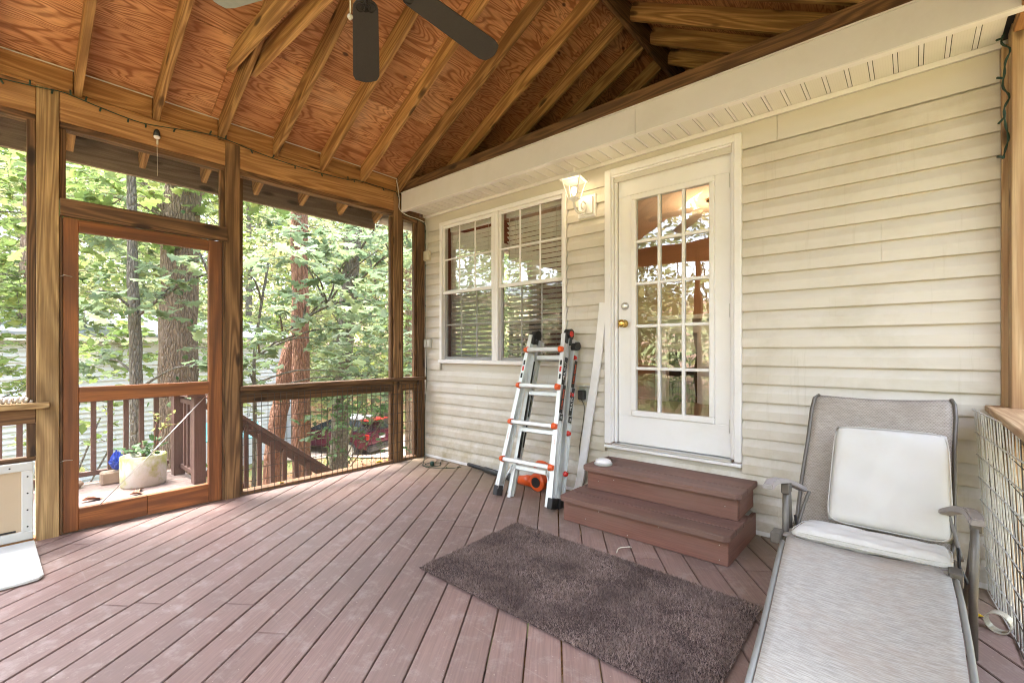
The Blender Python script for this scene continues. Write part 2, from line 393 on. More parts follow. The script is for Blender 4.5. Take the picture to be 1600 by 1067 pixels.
def tube_data(pts, radii, n=8, closed_caps=True):
    pts = [Vector(p) for p in pts]; V = []; Fc = []
    if isinstance(radii, (int, float)): radii = [radii]*len(pts)
    ref = Vector((.31, .17, .93)).normalized()
    for i, p in enumerate(pts):
        t = (pts[min(i+1, len(pts)-1)]-pts[max(i-1, 0)]).normalized()
        if abs(t.dot(ref)) > .95: rf = Vector((1, 0, 0))
        else: rf = ref
        a = t.cross(rf).normalized(); b = t.cross(a)
        for k in range(n):
            an = 2*PI*k/n; V.append(p+(a*math.cos(an)+b*math.sin(an))*radii[i])
    for i in range(len(pts)-1):
        for k in range(n):
            Fc.append((i*n+k, i*n+(k+1) % n, (i+1)*n+(k+1) % n, (i+1)*n+k))
    if closed_caps: Fc.append(tuple(range(n))[::-1]); Fc.append(tuple((len(pts)-1)*n+k for k in range(n)))
    return V, Fc
class Geo:
    def __init__(s): s.V = []; s.F = []
    def add(s, vf):
        o = len(s.V); s.V += [Vector(v) for v in vf[0]]; s.F += [tuple(i+o for i in f) for f in vf[1]]; return s
    def tube(s, pts, r, n=8): return s.add(tube_data(pts, r, n))
    def box(s, x, y, z):
        V = [(a, b, c) for a in x for b in y for c in z]
        return s.add((V, [(0,1,3,2), (4,6,7,5), (0,4,5,1), (2,3,7,6), (0,2,6,4), (1,5,7,3)]))
    def lathe(s, prof, c=(0,0,0), n=24, sx=1, sy=1):
        V = []; F = []; c = Vector(c)
        for r, z in prof:
            for k in range(n): V.append(c+Vector((r*sx*math.cos(2*PI*k/n), r*sy*math.sin(2*PI*k/n), z)))
        for i in range(len(prof)-1):
            for k in range(n): F.append((i*n+k, i*n+(k+1) % n, (i+1)*n+(k+1) % n, (i+1)*n+k))
        F.append(tuple(range(n))[::-1]); F.append(tuple((len(prof)-1)*n+k for k in range(n)))
        return s.add((V, F))
    def prism(s, poly, t, M=Matrix()):
        """poly in XY extruded by t in Z then transformed"""
        n = len(poly); V = [M @ Vector((p[0], p[1], 0)) for p in poly]+[M @ Vector((p[0], p[1], t)) for p in poly]
        F = [tuple(range(n))[::-1], tuple(range(n, 2*n))]+[(i, (i+1) % n, (i+1) % n+n, i+n) for i in range(n)]
        return s.add((V, F))
    def obj(s, name, mat, parent=None, smooth=False, M=Matrix(), bev=0):
        Mi = M.inverted()
        me = mesh_from(name, [Mi @ v for v in s.V], s.F, mat, smooth)
        if bev or not smooth:
            bm = bmesh.new(); bm.from_mesh(me); bmesh.ops.recalc_face_normals(bm, faces=bm.faces)
            if bev: bmesh.ops.bevel(bm, geom=[e for e in bm.edges if len(e.link_faces) == 2 and e.calc_face_angle(0) > .5], offset=bev, segments=2, affect='EDGES')
            bm.to_mesh(me); bm.free()
        return link(name, me, None, parent, M)
def tobj(name, pts, r, mat, parent=None, n=8):
    c = Vector(pts[0]); return Geo().tube(pts, r, n).obj(name, mat, parent, True, Matrix.Translation(c))
def smoothpts(pts, k=6):
    pts = [Vector(p) for p in pts]; out = []
    for i in range(len(pts)-1):
        p0, p1, p2, p3 = pts[max(i-1, 0)], pts[i], pts[i+1], pts[min(i+2, len(pts)-1)]
        for j in range(k):
            t = j/k; out.append(.5*((2*p1)+(p2-p0)*t+(2*p0-5*p1+4*p2-p3)*t*t+(3*p1-p0-3*p2+p3)*t**3))
    out.append(pts[-1]); return out

# ------------------------------------------------------------------ terrain
def ground_z(x, y):
    r = math.hypot(x-2, y+2)
    t = min(max((r-4)/15, 0), 1); t = t*t*(3-2*t)
    z = -1.75-1.35*t
    if r > 24: z += .11*(r-24)**1.08
    return z+.06*math.sin(x*.7+y*.3)+.05*math.sin(y*.9-x*.2)
def sheet(name, x0, x1, y0, y1, nx, ny, mat, dz=0, mask=None):
    V = []; F = []
    for j in range(ny+1):
        for i in range(nx+1):
            x = x0+(x1-x0)*i/nx; y = y0+(y1-y0)*j/ny; V.append((x, y, ground_z(x, y)+dz))
    for j in range(ny):
        for i in range(nx):
            F.append((j*(nx+1)+i, j*(nx+1)+i+1, (j+1)*(nx+1)+i+1, (j+1)*(nx+1)+i))
    o = link(name, mesh_from(name, V, F, mat, True)); o['kind'] = 'structure'; return o
sheet('ground', -140, 140, -140, 140, 140, 140, 'woodland ground')
# driveway ribbon
V = []; F = []
path = smoothpts([(-30, 1.5, 0), (-19, 5.5, 0), (-12, 9.5, 0), (-5, 13, 0), (4, 18, 0), (14, 26, 0)], 8)
for i, p in enumerate(path):
    t = (path[min(i+1, len(path)-1)]-path[max(i-1, 0)]).normalized(); nrm = Vector((-t.y, t.x, 0))
    for k in range(7):
        q = p+nrm*(k-3)*(1.05+.12*math.sin(i*1.3)); V.append((q.x, q.y, ground_z(q.x, q.y)+.05))
for i in range(len(path)-1):
    for k in range(6): F.append((i*7+k, i*7+k+1, (i+1)*7+k+1, (i+1)*7+k))
o = link('driveway', mesh_from('driveway', V, F, 'driveway dirt', True)); o['kind'] = 'structure'

# ------------------------------------------------------------------ deck: every board a piece
def clip(poly, n, d):         # keep n.p <= d
    out = []
    for i in range(len(poly)):
        a, b = poly[i], poly[(i+1) % len(poly)]; da = a[0]*n[0]+a[1]*n[1]-d; db = b[0]*n[0]+b[1]*n[1]-d
        if da <= 0: out.append(a)
        if (da < 0 < db) or (db < 0 < da):
            t = da/(da-db); out.append((a[0]+(b[0]-a[0])*t, a[1]+(b[1]-a[1])*t))
    return out
deck = struct('deck_floor')
A = math.radians(125.7); dx, dy = math.cos(A), math.sin(A); nx_, ny_ = math.sin(A), -math.cos(A)   # normal (.81,.58)
off = 1.8406 % .1393
def board(poly, ang, mat, parent, zt, th, nm='board'):
    if len(poly) < 3: return
    cx = sum(p[0] for p in poly)/len(poly); cy = sum(p[1] for p in poly)/len(poly)
    M = Matrix.Translation((cx, cy, zt)) @ Matrix.Rotation(ang, 4, 'Z')
    G = Geo().prism([(p[0], p[1]) for p in poly], -th, Matrix.Translation((0, 0, zt)))
    try: G.obj(nm, mat, parent, False, M, .0025)
    except Exception: pass
k0 = -40
for k in range(-40, 60):
    lo = off+k*.1393+.0032; hi = off+(k+1)*.1393-.0032
    base = [(-.09, -4.4), (4.5, -4.4), (4.5, -.012), (-.09, -.012)]
    p = clip(clip(base, (nx_, ny_), hi), (-nx_, -ny_), -lo)
    if len(p) < 3: continue
    ts = [q[0]*dx+q[1]*dy for q in p]; L = max(ts)-min(ts)
    if L < .08: continue
    dz = random.uniform(-.0012, .0012)
    if L > 2.6 and k % 3 != 0:
        cut = min(ts)+L*random.choice((.3, .45, .62, .74))
        board(clip(p, (dx, dy), cut-.002), A, 'deck board paint', deck, dz, .027)
        board(clip(p, (-dx, -dy), -cut-.002), A, 'deck board paint', deck, dz, .027)
    else: board(p, A, 'deck board paint', deck, dz, .027)
for k in range(12):
    x = -.05+k*.41; ab('joist', (x, x+.04), (-4.38, -.02), (-.27, -.03), 'dark framing wood', deck)
ab('rim_joist', (-.13, -.092), (-4.4, 0), (-.29, -.028), 'brown painted rail', deck)

# ------------------------------------------------------------------ house with siding, soffit, fascia, window, door
house = thing('house', (2.2, 0, 0), 'house wall with cream horizontal vinyl siding, white soffit, glazed door and twin window', 'house')
COURSE = .1145
def course(u0, u1, z0, z1=None):
    """dutch lap course; z0 = lip"""
    zt = z1 if z1 else z0+COURSE
    prof = [(-.002, z0+.001), (-.022, z0), (-.0228, z0+.004), (-.0215, z0+.058), (-.0195, z0+.064), (-.0025, z0+.106), (-.002, z0+COURSE+.006), (.004, z0+COURSE+.006), (.004, z0)]
    prof = [(v, min(z, zt)) for v, z in prof]
    V = [(u, v, z) for u in (u0, u1) for v, z in prof]; n = len(prof)
    F = [(i, (i+1) % n, (i+1) % n+n, i+n) for i in range(n)]+[tuple(range(n))[::-1], tuple(range(n, 2*n))]
    jit = random.uniform(-.0006, .0006)
    G = Geo().add(([Vector((a, b+jit, c)) for a, b, c in V], F)); G.obj('siding_board', 'vinyl siding cream', house, False, Matrix.Translation(((u0+u1)/2, 0, z0)))
WIN = (.235, 1.865, 1.023, 2.51); DOOR = (2.215, 3.205, .405, 2.555)
k = 0; z = .0325
while z < 2.43:
    zt = z+COURSE; iv = [(-.02, 4.343)]
    for (a, b, c_, d) in (WIN, DOOR):
        if zt > c_+.004 and z < d-.004:
            iv = [s for (p, q) in iv for s in ((p, min(q, a+.002)), (max(p, b-.002), q)) if s[1]-s[0] > .01]
    for (p, q) in iv:
        sp = [p]+[s for s in ({0: 3.41, 1: 2.05, 2: 3.9, 3: .8, 4: 3.2}[(k//2) % 5],) if p+.3 < s < q-.3]+[q]
        for a, b in zip(sp[:-1], sp[1:]): course(a+(.0008 if a > p else 0), b, z)
    z += COURSE; k += 1
ab('wall_sheathing', (-.09, 2.225), (.012, .06), (-.4, 1.022), 'smooth siding trim', house); ab('wall_sheathing', (3.195, 4.5), (.012, .06), (-.4, 1.0), 'smooth siding trim', house)
ab('wall_sheathing', (2.225, 3.195), (.012, .06), (-.4, .43), 'smooth siding trim', house)
ab('wall_sheathing', (-.09, .235), (.012, .06), (1.0, 2.9), 'smooth siding trim', house)
ab('wall_sheathing', (.235, 1.865), (.012, .06), (2.51, 2.9), 'smooth siding trim', house)
ab('wall_sheathing', (1.865, 2.225), (.012, .06), (1.0, 2.9), 'smooth siding trim', house)
ab('wall_sheathing', (2.225, 3.195), (.012, .06), (2.545, 2.9), 'smooth siding trim', house)
ab('wall_sheathing', (3.195, 4.5), (.012, .06), (1.0, 2.9), 'smooth siding trim', house)
ab('base_trim', (-.02, 4.343), (-.022, -.003), (.004, .034), 'white trim', house)
for a, b in ((-.02, 3.398), (3.4, 4.343)): ab('frieze_strip', (a, b), (-.011, .002), (2.445, 2.598), 'smooth siding trim', house)
ab('soffit_channel', (-.02, 4.36), (-.024, .0), (2.60, 2.628), 'white trim', house)
g0 = .0
sw = .0985
nsof = int(4.33/sw)+1
for i in range(nsof):          # perforated strips with grooves between
    u = .02+i*sw
    if u+sw > 4.40: break
    ab('soffit_panel', (u+.011, u+sw-.011), (-.338, -.004), (2.628, 2.634), 'perforated soffit vinyl', house, .0015)
    ab('soffit_rib', (u-.008, u+.008), (-.338, -.004), (2.631, 2.636), 'white trim', house, 0)
ab('soffit_board', (-.0, 4.45), (-.34, .0), (2.640, 2.65), 'hearth black', house)
for a, b in ((.03, 2.632), (2.634, 4.5)):
    ab('fascia', (a, b), (-.358, -.34), (2.598, 2.778), 'white aluminium fascia', house)
    ab('fascia_lip', (a, b), (-.362, -.318), (2.592, 2.5985), 'white trim', house, 0)
ab('drip_edge', (.03, 4.5), (-.366, -.33), (2.779, 2.786), 'white aluminium fascia', house, 0)
# house roof plane behind the fascia
G = Geo(); G.add(([(-.3, -.35, 2.788), (4.7, -.35, 2.788), (4.7, 5.2, 5.008), (-.3, 5.2, 5.008), (-.3, -.35, 2.77), (4.7, -.35, 2.77), (4.7, 5.2, 4.98), (-.3, 5.2, 4.98)],
       [(0,1,2,3), (7,6,5,4), (0,4,5,1), (1,5,6,2), (2,6,7,3), (3,7,4,0)])); G.obj('roof', 'hearth black', house)
# left-hand eave, gutter seen past the corner
Geo().tube([(-.45, -.30, 2.62), (-.45, 5, 2.62)], .06, 10).obj('gutter', 'white aluminium fascia', house, True)
tobj('downspout', [(-.45, .35, 2.58), (-.3, .38, 2.42), (-.16, .4, 2.2), (-.16, .4, 0)], .035, 'white aluminium fascia', house)

# window: outer frame, two double-hung sashes
win = ab('window', (.247, 1.854), (-.034, .0), (2.465, 2.501), 'white trim', house)
def wp(nm, x, y, z_, mat='white trim'): return ab(nm, x, y, z_, mat, win, .003)
wp('sill', (.24, 1.86), (-.045, .06), (1.024, 1.06)); wp('jamb', (.247, .285), (-.034, .06), (1.06, 2.465)); wp('jamb', (1.818, 1.854), (-.034, .06), (1.06, 2.465))
wp('mullion', (1.004, 1.046), (-.03, .06), (1.06, 2.465)); wp('mullion', (1.05, 1.088), (-.034, .06), (1.06, 2.465))
for (a, b) in ((.285, 1.004), (1.088, 1.818)):
    # upper sash (outer) and lower sash (inner)
    for (z0, z1, v0, m) in ((1.745, 2.465, -.012, .012), (1.06, 1.79, .012, .012)):
        wp('sash_rail', (a, b), (v0, v0+.022), (z1-.03, z1)); wp('sash_rail', (a, b), (v0, v0+.022), (z0, z0+.032))
        wp('sash_stile', (a, a+.022), (v0, v0+.022), (z0+.032, z1-.03)); wp('sash_stile', (b-.022, b), (v0, v0+.022), (z0+.032, z1-.03))
        for i in (1, 2):
            x = a+.022+(b-a-.044)*i/3; wp('muntin', (x-.008, x+.008), (v0+.004, v0+.016), (z0+.032, z1-.03))
        zm = (z0+z1)/2; wp('muntin', (a+.022, b-.022), (v0+.0055, v0+.0145), (zm-.007, zm+.007))
        wp('pane', (a+.022, b-.022), (v0+.009, v0+.011), (z0+.032, z1-.03), 'window glass')
    wp('screen', (a+.01, b-.01), (.002, .003), (1.065, 1.745), 'half window screen')
# blinds behind the glass
for i, (a, b, lab) in enumerate(((.30, .99, 'white slatted blind behind the left window sash'), (1.10, 1.805, 'white slatted blind behind the right window sash by the lantern'))):
    bl = thing('window_blind', ((a+b)/2, .1, 1.08), lab, 'blind')
    ab('headrail', (a, b), (.075, .125), (2.42, 2.46), 'blind slat white', bl)
    sm = boxmesh(b-a-.01, .05, .003, 'blind slat white', 0)
    zz = 1.10
    while zz < 2.4:
        M = Matrix.Translation(((a+b)/2, .1, zz)) @ Matrix.Rotation(math.radians(-30+random.uniform(-2, 2)), 4, 'X')
        link('slat', sm, None, bl, M); zz += .045
    ab('bottom_rail', (a, b), (.08, .12), (1.068, 1.085), 'blind slat white', bl)
    for u in (a+.12, b-.12): tobj('cord', [(u, .072, 1.08), (u, .072, 2.42)], .0015, 'white cable', bl, 4)
    tobj('wand', [(a+.05, .066, 1.7), (a+.05, .066, 2.4)], .004, 'white cable', bl, 6)

# door
dr = ab('door', (2.313, 3.123), (.018, .056), (.452, .665), 'white door paint', house, .003)
def dp(nm, x, y, z_, mat='white door paint', bev=.003): return ab(nm, x, y, z_, mat, dr, bev)
for nm, x, z_ in (('stile', (2.313, 2.425), (.665, 2.33)), ('stile', (3.025, 3.123), (.665, 2.33)), ('rail', (2.313, 3.123), (2.33, 2.462))): dp(nm, x, (.018, .056), z_)
for x, z_ in (((2.425, 3.025), (.665, .707)), ((2.425, 3.025), (2.288, 2.33)), ((2.425, 2.46), (.707, 2.288)), ((2.99, 3.025), (.707, 2.288))):
    dp('lite_frame', x, (.004, .05), z_, 'white door paint', .005)
cw = (.53)/3; rh = (2.288-.707)/5
for i in (1, 2): dp('muntin', (2.46+cw*i-.011, 2.46+cw*i+.011), (.012, .046), (.707, 2.288))
for j in range(1, 5): 
    for i in range(3): dp('muntin', (2.46+cw*i+(.011 if i else 0), 2.46+cw*(i+1)-(.011 if i < 2 else 0)), (.013, .045), (.707+rh*j-.011, .707+rh*j+.011))
for j in range(5):
    for i in range(3):
        dp('pane', (2.46+cw*i+(.011 if i else 0), 2.46+cw*(i+1)-(.011 if i < 2 else 0)), (.027, .029), (.707+rh*j+(.011 if j else 0), .707+rh*(j+1)-(.011 if j < 4 else 0)), 'window glass', 0)
fr_ = ab('door_frame', (2.218, 2.272), (-.036, .0), (.44, 2.55), 'white trim', house, .005)
def fp(nm, x, y, z_, mat='white trim', bev=.004): return ab(nm, x, y, z_, mat, fr_, bev)
fp('casing', (3.158, 3.202), (-.036, 0), (.44, 2.55)); fp('casing', (2.272, 3.158), (-.036, 0), (2.50, 2.55))
fp('casing_bead', (2.272, 2.288), (-.026, 0), (.452, 2.50)); fp('casing_bead', (3.142, 3.158), (-.026, 0), (.452, 2.50)); fp('casing_bead', (2.288, 3.142), (-.026, 0), (2.484, 2.50))
fp('jamb', (2.288, 2.309), (-.006, .08), (.452, 2.484)); fp('jamb', (3.127, 3.142), (-.006, .08), (.452, 2.484)); fp('jamb', (2.309, 3.127), (-.006, .08), (2.466, 2.484))
fp('threshold', (2.288, 3.142), (-.045, .08), (.432, .449), 'brushed aluminium'); fp('sill_trim', (2.218, 3.202), (-.04, 0), (.408, .431))
fp('door_stop', (2.309, 3.127), (.0575, .08), (.45, .47), 'dark rubber')
for zc in (2.27, 1.42, .66):
    Geo().tube([(3.126, .006, zc-.045), (3.126, .006, zc+.045)], .006, 8).obj('hinge', 'nickel', dr, True)
kb = Geo().lathe([(.028, 0), (.03, .004), (.012, .012), (.011, .03), (.026, .042), (.03, .056), (.024, .066), (.01, .07)], n=20)
RX = Matrix.Translation((2.365, .018, 1.362)) @ Matrix.Rotation(PI/2, 4, 'X')
kb.V = [RX @ v for v in kb.V]; kb.obj('knob', 'brass', dr, True)
kb = Geo().lathe([(.03, 0), (.031, .006), (.024, .012), (.022, .022), (.012, .024)], n=20)
RX = Matrix.Translation((2.368, .018, 1.495)) @ Matrix.Rotation(PI/2, 4, 'X')
kb.V = [RX @ v for v in kb.V]; kb.obj('deadbolt', 'nickel', dr, True)
ab('latch_plate', (2.3095, 2.3125), (.012, .05), (1.33, 1.39), 'brass', dr, 0)

# interior room seen through the panes
room = struct('room_interior')
ab('room_floor', (-.05, 5), (.06, 4.2), (.33, .36), 'room floor', room)
ab('room_ceiling', (-.05, 5), (.06, 4.2), (2.86, 2.9), 'room ceiling', room)
ab('room_wall', (-.05, 5), (4.0, 4.1), (.36, 2.86), 'room orange wall', room)
ab('room_wall', (4.9, 5), (.06, 4.0), (.36, 2.86), 'room orange wall', room)
ab('room_wall', (-.05, .0), (.06, .35), (.36, 2.86), 'room maroon wall', room); ab('room_wall', (-.05, .0), (2.0, 4.0), (.36, 2.86), 'room maroon wall', room)
ab('room_wall', (-.05, .0), (.35, 2.0), (2.55, 2.86), 'room maroon wall', room); ab('room_wall', (-.05, .0), (.35, 2.0), (.36, 1.0), 'room maroon wall', room)
for y in (.35, 1.14, 1.94): ab('side_window_frame', (-.06, .02), (y, y+.06), (1.0, 2.55), 'white trim', room)
for z_ in (1.0, 1.74, 2.5): ab('side_window_rail', (-.055, .015), (.41, 1.94), (z_, z_+.05), 'white trim', room)
fp0 = thing('fireplace', (1.3, 4, .36), 'white mantel fireplace seen through the door glass', 'fireplace')
ab('pilaster', (.95, 1.12), (3.80, 3.995), (.36, 1.42), 'white trim', fp0); ab('pilaster', (1.60, 1.77), (3.80, 3.995), (.36, 1.42), 'white trim', fp0)
ab('frieze', (.95, 1.77), (3.82, 3.995), (1.42, 1.62), 'white trim', fp0); ab('shelf', (.86, 1.86), (3.70, 3.995), (1.62, 1.69), 'white trim', fp0)
ab('surround', (1.12, 1.60), (3.90, 3.995), (1.12, 1.42), 'grey plastic', fp0); ab('firebox', (1.12, 1.6), (3.93, 3.99), (.36, 1.12), 'hearth black', fp0)
cl = thing('ceiling_lamp', (2.35, 2.2, 2.86), 'lit warm ceiling lamp shining behind the top door panes', 'lamp')
Geo().lathe([(.09, .0), (.09, -.02), (.02, -.03), (.02, -.12)], (2.35, 2.2, 2.86)).obj('mount', 'brass', cl, True)
Geo().lathe([(.01, .06), (.045, .04), (.055, 0), (.04, -.04), (.01, -.055)], (2.35, 2.2, 2.68)).obj('globe', 'lit bulb', cl, True)
pl = bpy.data.lights.new('room_lamp_light', 'POINT'); pl.energy = 3; pl.color = (1,.72,.42); pl.shadow_soft_size = .06
po = bpy.data.objects.new('room_lamp_light', pl); COL.objects.link(po); po.location = (2.35, 2.2, 2.55)
for i, (x, y, rz, lab) in enumerate(((.55, .95, .3, 'dark ladder-back chair behind the left window'), (.95, 1.65, -.2, 'dark ladder-back chair behind the right window'))):
    ch = thing('dining_chair', (x, y, .36), lab, 'chair', None, rz); R_ = WM[ch.name]
    def cb(nm, X, Y, Z):
        c = Vector(((X[0]+X[1])/2, (Y[0]+Y[1])/2, (Z[0]+Z[1])/2))
        return link(nm, boxmesh(X[1]-X[0], Y[1]-Y[0], Z[1]-Z[0], 'dark chair wood'), None, ch, R_ @ Matrix.Translation(c))
    cb('seat', (-.23, .23), (-.22, .22), (.43, .47))
    for sx in (-.21, .21):
        cb('leg', (sx-.02, sx+.02), (-.22, -.18), (0, .43)); cb('leg', (sx-.02, sx+.02), (.18, .22), (0, .43)); cb('backrest_post', (sx-.02, sx+.02), (.18, .22), (.47, 1.12))
    cb('top_rail', (-.23, .23), (.175, .225), (1.04, 1.14))
    for z_ in (.62, .76, .90): cb('backrest_rail', (-.19, .19), (.19, .21), (z_, z_+.05))
    for sx in (-.12, -.04, .04, .12): cb('backrest_slat', (sx-.014, sx+.014), (.192, .208), (.67, 1.04))

# ------------------------------------------------------------------ porch frame
porch = thing('screened_porch', (0, -2.2, 0), 'open timber porch frame with plywood gable roof, posts, rails and screened bays', 'porch')
P = 'pine post wood'; D = 'dark framing wood'; B = 'pine beam wood'
def pp(nm, x, y, z_, mat, bev=.003): return ab(nm, x, y, z_, mat, porch, bev)
W_ = 4.385
pp('post', (-.09, .002), (-2.99, -2.89), (-.02, 2.778), P); pp('post', (-.09, .002), (-1.966, -1.866), (-.02, 2.776), 'aged post wood')
pp('post', (-.09, .002), (-.425, -.325), (-.02, 2.775), 'aged post wood'); pp('post', (-.09, 0), (-4.30, -4.2), (-.02, 2.775), P)
pp('post', (-.09, -.002), (-.125, -.026), (-.02, 2.60), D)
# inner beam boards between posts
for a, b in ((-4.2, -2.992), (-2.888, -1.968), (-1.864, -.427)):
    pp('beam', (-.04, .0), (a, b), (2.595, 2.775), B); pp('head_plate', (-.09, -.012), (a, b), (2.555, 2.594), D)
pp('head_plate', (-.09, -.01), (-.323, -.127), (2.53, 2.568), D); pp('beam', (-.04, 0), (-.323, -.10), (2.57, 2.70), D)
pp('top_plate', (-.085, -.03), (-4.3, -.1), (2.777, 2.80), B)
# door bay
pp('header', (-.035, .014), (-2.887, -1.955), (2.003, 2.112), D)
pp('stop', (-.06, -.02), (-2.888, -2.858), (2.112, 2.555), D); pp('stop', (-.06, -.02), (-1.998, -1.968), (2.112, 2.555), D)
pp('jamb', (-.08, -.005), (-2.888, -2.874), (0, 2.003), D); pp('jamb', (-.08, -.005), (-1.985, -1.968), (0, 2.003), D)
pp('door_sill', (-.14, -.04), (-2.888, -1.968), (-.025, .0), 'grey weathered wood')
# left bay
pp('sill_cap', (-.09, .035), (-4.2, -2.935), (.805, .842), 'pine post wood'); pp('rail', (-.06, -.01), (-4.2, -2.992), (.715, .803), D)
pp('stop', (-.05, -.01), (-3.03, -2.992), (.842, 2.555), D); pp('rail', (-.06, -.01), (-4.2, -2.992), (.488, .515), D)
pp('stop', (-.05, -.01), (-3.03, -2.992), (.515, .715), D); pp('bottom_plate', (-.09, .0), (-4.2, -2.992), (-.02, .018), B)
pp('pine_panel', (-.05, -.03), (-4.2, -3.45), (.02, .488), B)
# right bay
pp('sill_cap', (-.09, .03), (-1.864, -.03), (.838, .872), D); pp('rail', (-.06, -.012), (-1.864, -.427), (.735, .836), D); pp('rail', (-.06, -.012), (-.323, -.127), (.735, .836), D)
pp('bottom_plate', (-.09, .0), (-1.864, -.427), (.0, .03), D); pp('bottom_plate', (-.09, 0), (-.323, -.1), (.0, .03), D)
for a in (-1.864, -.455, -.323, -.157):
    w2 = .028; pp('stop', (-.06, -.02), (a, a+w2), (.03, .735), D)
    pp('stop', (-.06, -.02), (a, a+w2), (.872, 2.53), D)
# insect screens in the upper openings
for a, b, c_, d in ((-4.2, -2.992, .842, 2.555), (-2.858, -1.998, 2.112, 2.555), (-1.836, -.455, .872, 2.555), (-.295, -.157, .872, 2.53), (-1.836, -.455, .03, .735), (-4.2, -3.03, .515, .715)):
    pp('insect_screen', (-.041, -.040), (a, b), (c_, d), 'insect screen', 0)
# welded wire mesh on the lower bay
def wiremesh(parent, O, eu, ev, nu, nv, su, sv, r, mat, name='wire_mesh'):
    G = Geo(); O, eu, ev = Vector(O), Vector(eu), Vector(ev); nrm = eu.cross(ev).normalized()
    for i in range(nu+1):
        pts = [O+eu*su*i+ev*sv*nv*t/6+nrm*(random.uniform(-1, 1)*r*.6) for t in range(7)]; G.tube(pts, r, 4)
    for j in range(nv+1): G.tube([O+ev*sv*j+nrm*r*1.6, O+eu*su*nu+ev*sv*j+nrm*r*1.6], r, 4)
    return G.obj(name, mat, parent, False)
wiremesh(porch, (.006, -1.86, .008), (0, 1, 0), (0, 0, 1), 35, 8, .0508, .1, .0028, 'rusty brown wire')

# screen door
sdw = ab('screen_door', (-.048, -.006), (-2.872, -2.80), (.006, 1.998), 'redwood door wood', porch, .003)
def sp_(nm, x, y, z_, mat='redwood door wood', bev=.003): return ab(nm, x, y, z_, mat, sdw, bev)
sp_('stile', (-.048, -.006), (-2.076, -1.988), (.006, 1.998)); sp_('top_rail', (-.048, -.007), (-2.80, -2.076), (1.917, 1.998))
sp_('middle_rail', (-.048, -.007), (-2.80, -2.076), (.828, .922)); sp_('bottom_rail', (-.048, -.007), (-2.80, -2.45), (.008, .146)); sp_('bottom_rail', (-.049, -.009), (-2.448, -2.076), (.008, .146))
sp_('screen', (-.030, -.029), (-2.80, -2.076), (.922, 1.917), 'insect screen', 0); sp_('screen', (-.030, -.029), (-2.80, -2.076), (.146, .828), 'insect screen', 0)
tobj('brace_cable', [(.002, -2.70, .145), (.004, -2.42, .45), (.002, -2.082, .835)], .0025, 'nickel', sdw, 6)
tobj('turnbuckle', [(.004, -2.43, .44), (.004, -2.37, .504)], .0055, 'nickel', sdw, 8)
for z_ in (.46, 1.62): tobj('hook', [(.004, -2.885, z_), (.02, -2.87, z_+.01), (.004, -2.83, z_+.004)], .0022, 'nickel', sdw, 5)
# pet door
pet = thing('pet_door', (0, -3.2, .02), 'white framed pet door with beige flap low in the left bay', 'pet door')
for nm, y, z_ in (('frame', (-3.45, -3.002), (.435, .486)), ('frame', (-3.45, -3.002), (.02, .072)), ('frame', (-3.052, -3.002), (.072, .435)), ('frame', (-3.45, -3.40), (.072, .435))):
    ab(nm, (-.03, .004), y, z_, 'pet door frame', pet, .004)
ab('flap', (-.016, -.010), (-3.40, -3.052), (.072, .435), 'pet flap', pet)
ab('flap_hem', (-.018, -.006), (-3.4, -3.075), (.075, .085), 'hearth black', pet, 0)
for z_ in (.1, .2, .3, .4): tobj('screw', [(.004, -3.027, z_), (.0065, -3.027, z_)], .0045, 'dark bronze', pet, 8)
for y in (-3.1, -3.17, -3.3): tobj('screw', [(.004, y, .46), (.0065, y, .46)], .0045, 'dark bronze', pet, 8)

# right and front walls of the porch (beside and behind the camera)
R = 'fresh right post wood'
pp('stud', (4.345, 4.388), (-.045, -.004), (0, 2.60), R)
pp('post', (4.365, 4.455), (-.145, -.048), (0, 2.775), R)
for y in (-1.45, -2.85, -4.3): pp('post', (4.365, 4.455), (y, y+.09), (0, 2.775), P)
for a, b in ((-4.2, -2.852), (-2.758, -1.452), (-1.358, -.147)):
    pp('beam', (4.37, 4.41), (a, b), (2.595, 2.775), B); pp('rail', (4.38, 4.42), (a, b), (.75, .862), R); pp('bottom_plate', (4.37, 4.455), (a, b), (0, .04), R)
pp('sill_cap', (4.292, 4.46), (-4.2, -.148), (.865, .895), R); pp('sill_cap', (4.29, 4.365), (-.148, -.02), (.865, .895), R)
for x0, x1 in ((.0, 1.4), (1.49, 2.9), (2.99, 4.365)):
    pp('beam', (x0, x1), (-4.26, -4.22), (2.595, 2.775), B); pp('rail', (x0, x1), (-4.26, -4.22), (.75, .862), D); pp('sill_cap', (x0, x1), (-4.3, -4.18), (.865, .9), P); pp('bottom_plate', (x0, x1), (-4.3, -4.21), (0, .04), D)
for x in (1.4, 2.9): pp('post', (x+.001, x+.089), (-4.3, -4.21), (0, 2.775), P)
pp('gable_stud', (2.12, 2.22), (-4.29, -4.21), (2.776, 3.9), P); pp('collar_beam', (0, 4.365), (-4.305, -4.262), (2.60, 2.93), P)
wiremesh(porch, (.03, -4.205, .03), (1, 0, 0), (0, 0, 1), 84, 8, .0508, .1, .0028, 'rusty brown wire')
wiremesh(porch, (4.362, -4.2, .03), (0, 1, 0), (0, 0, 1), 55, 8, .0508, .1, .0028, 'rusty brown wire')

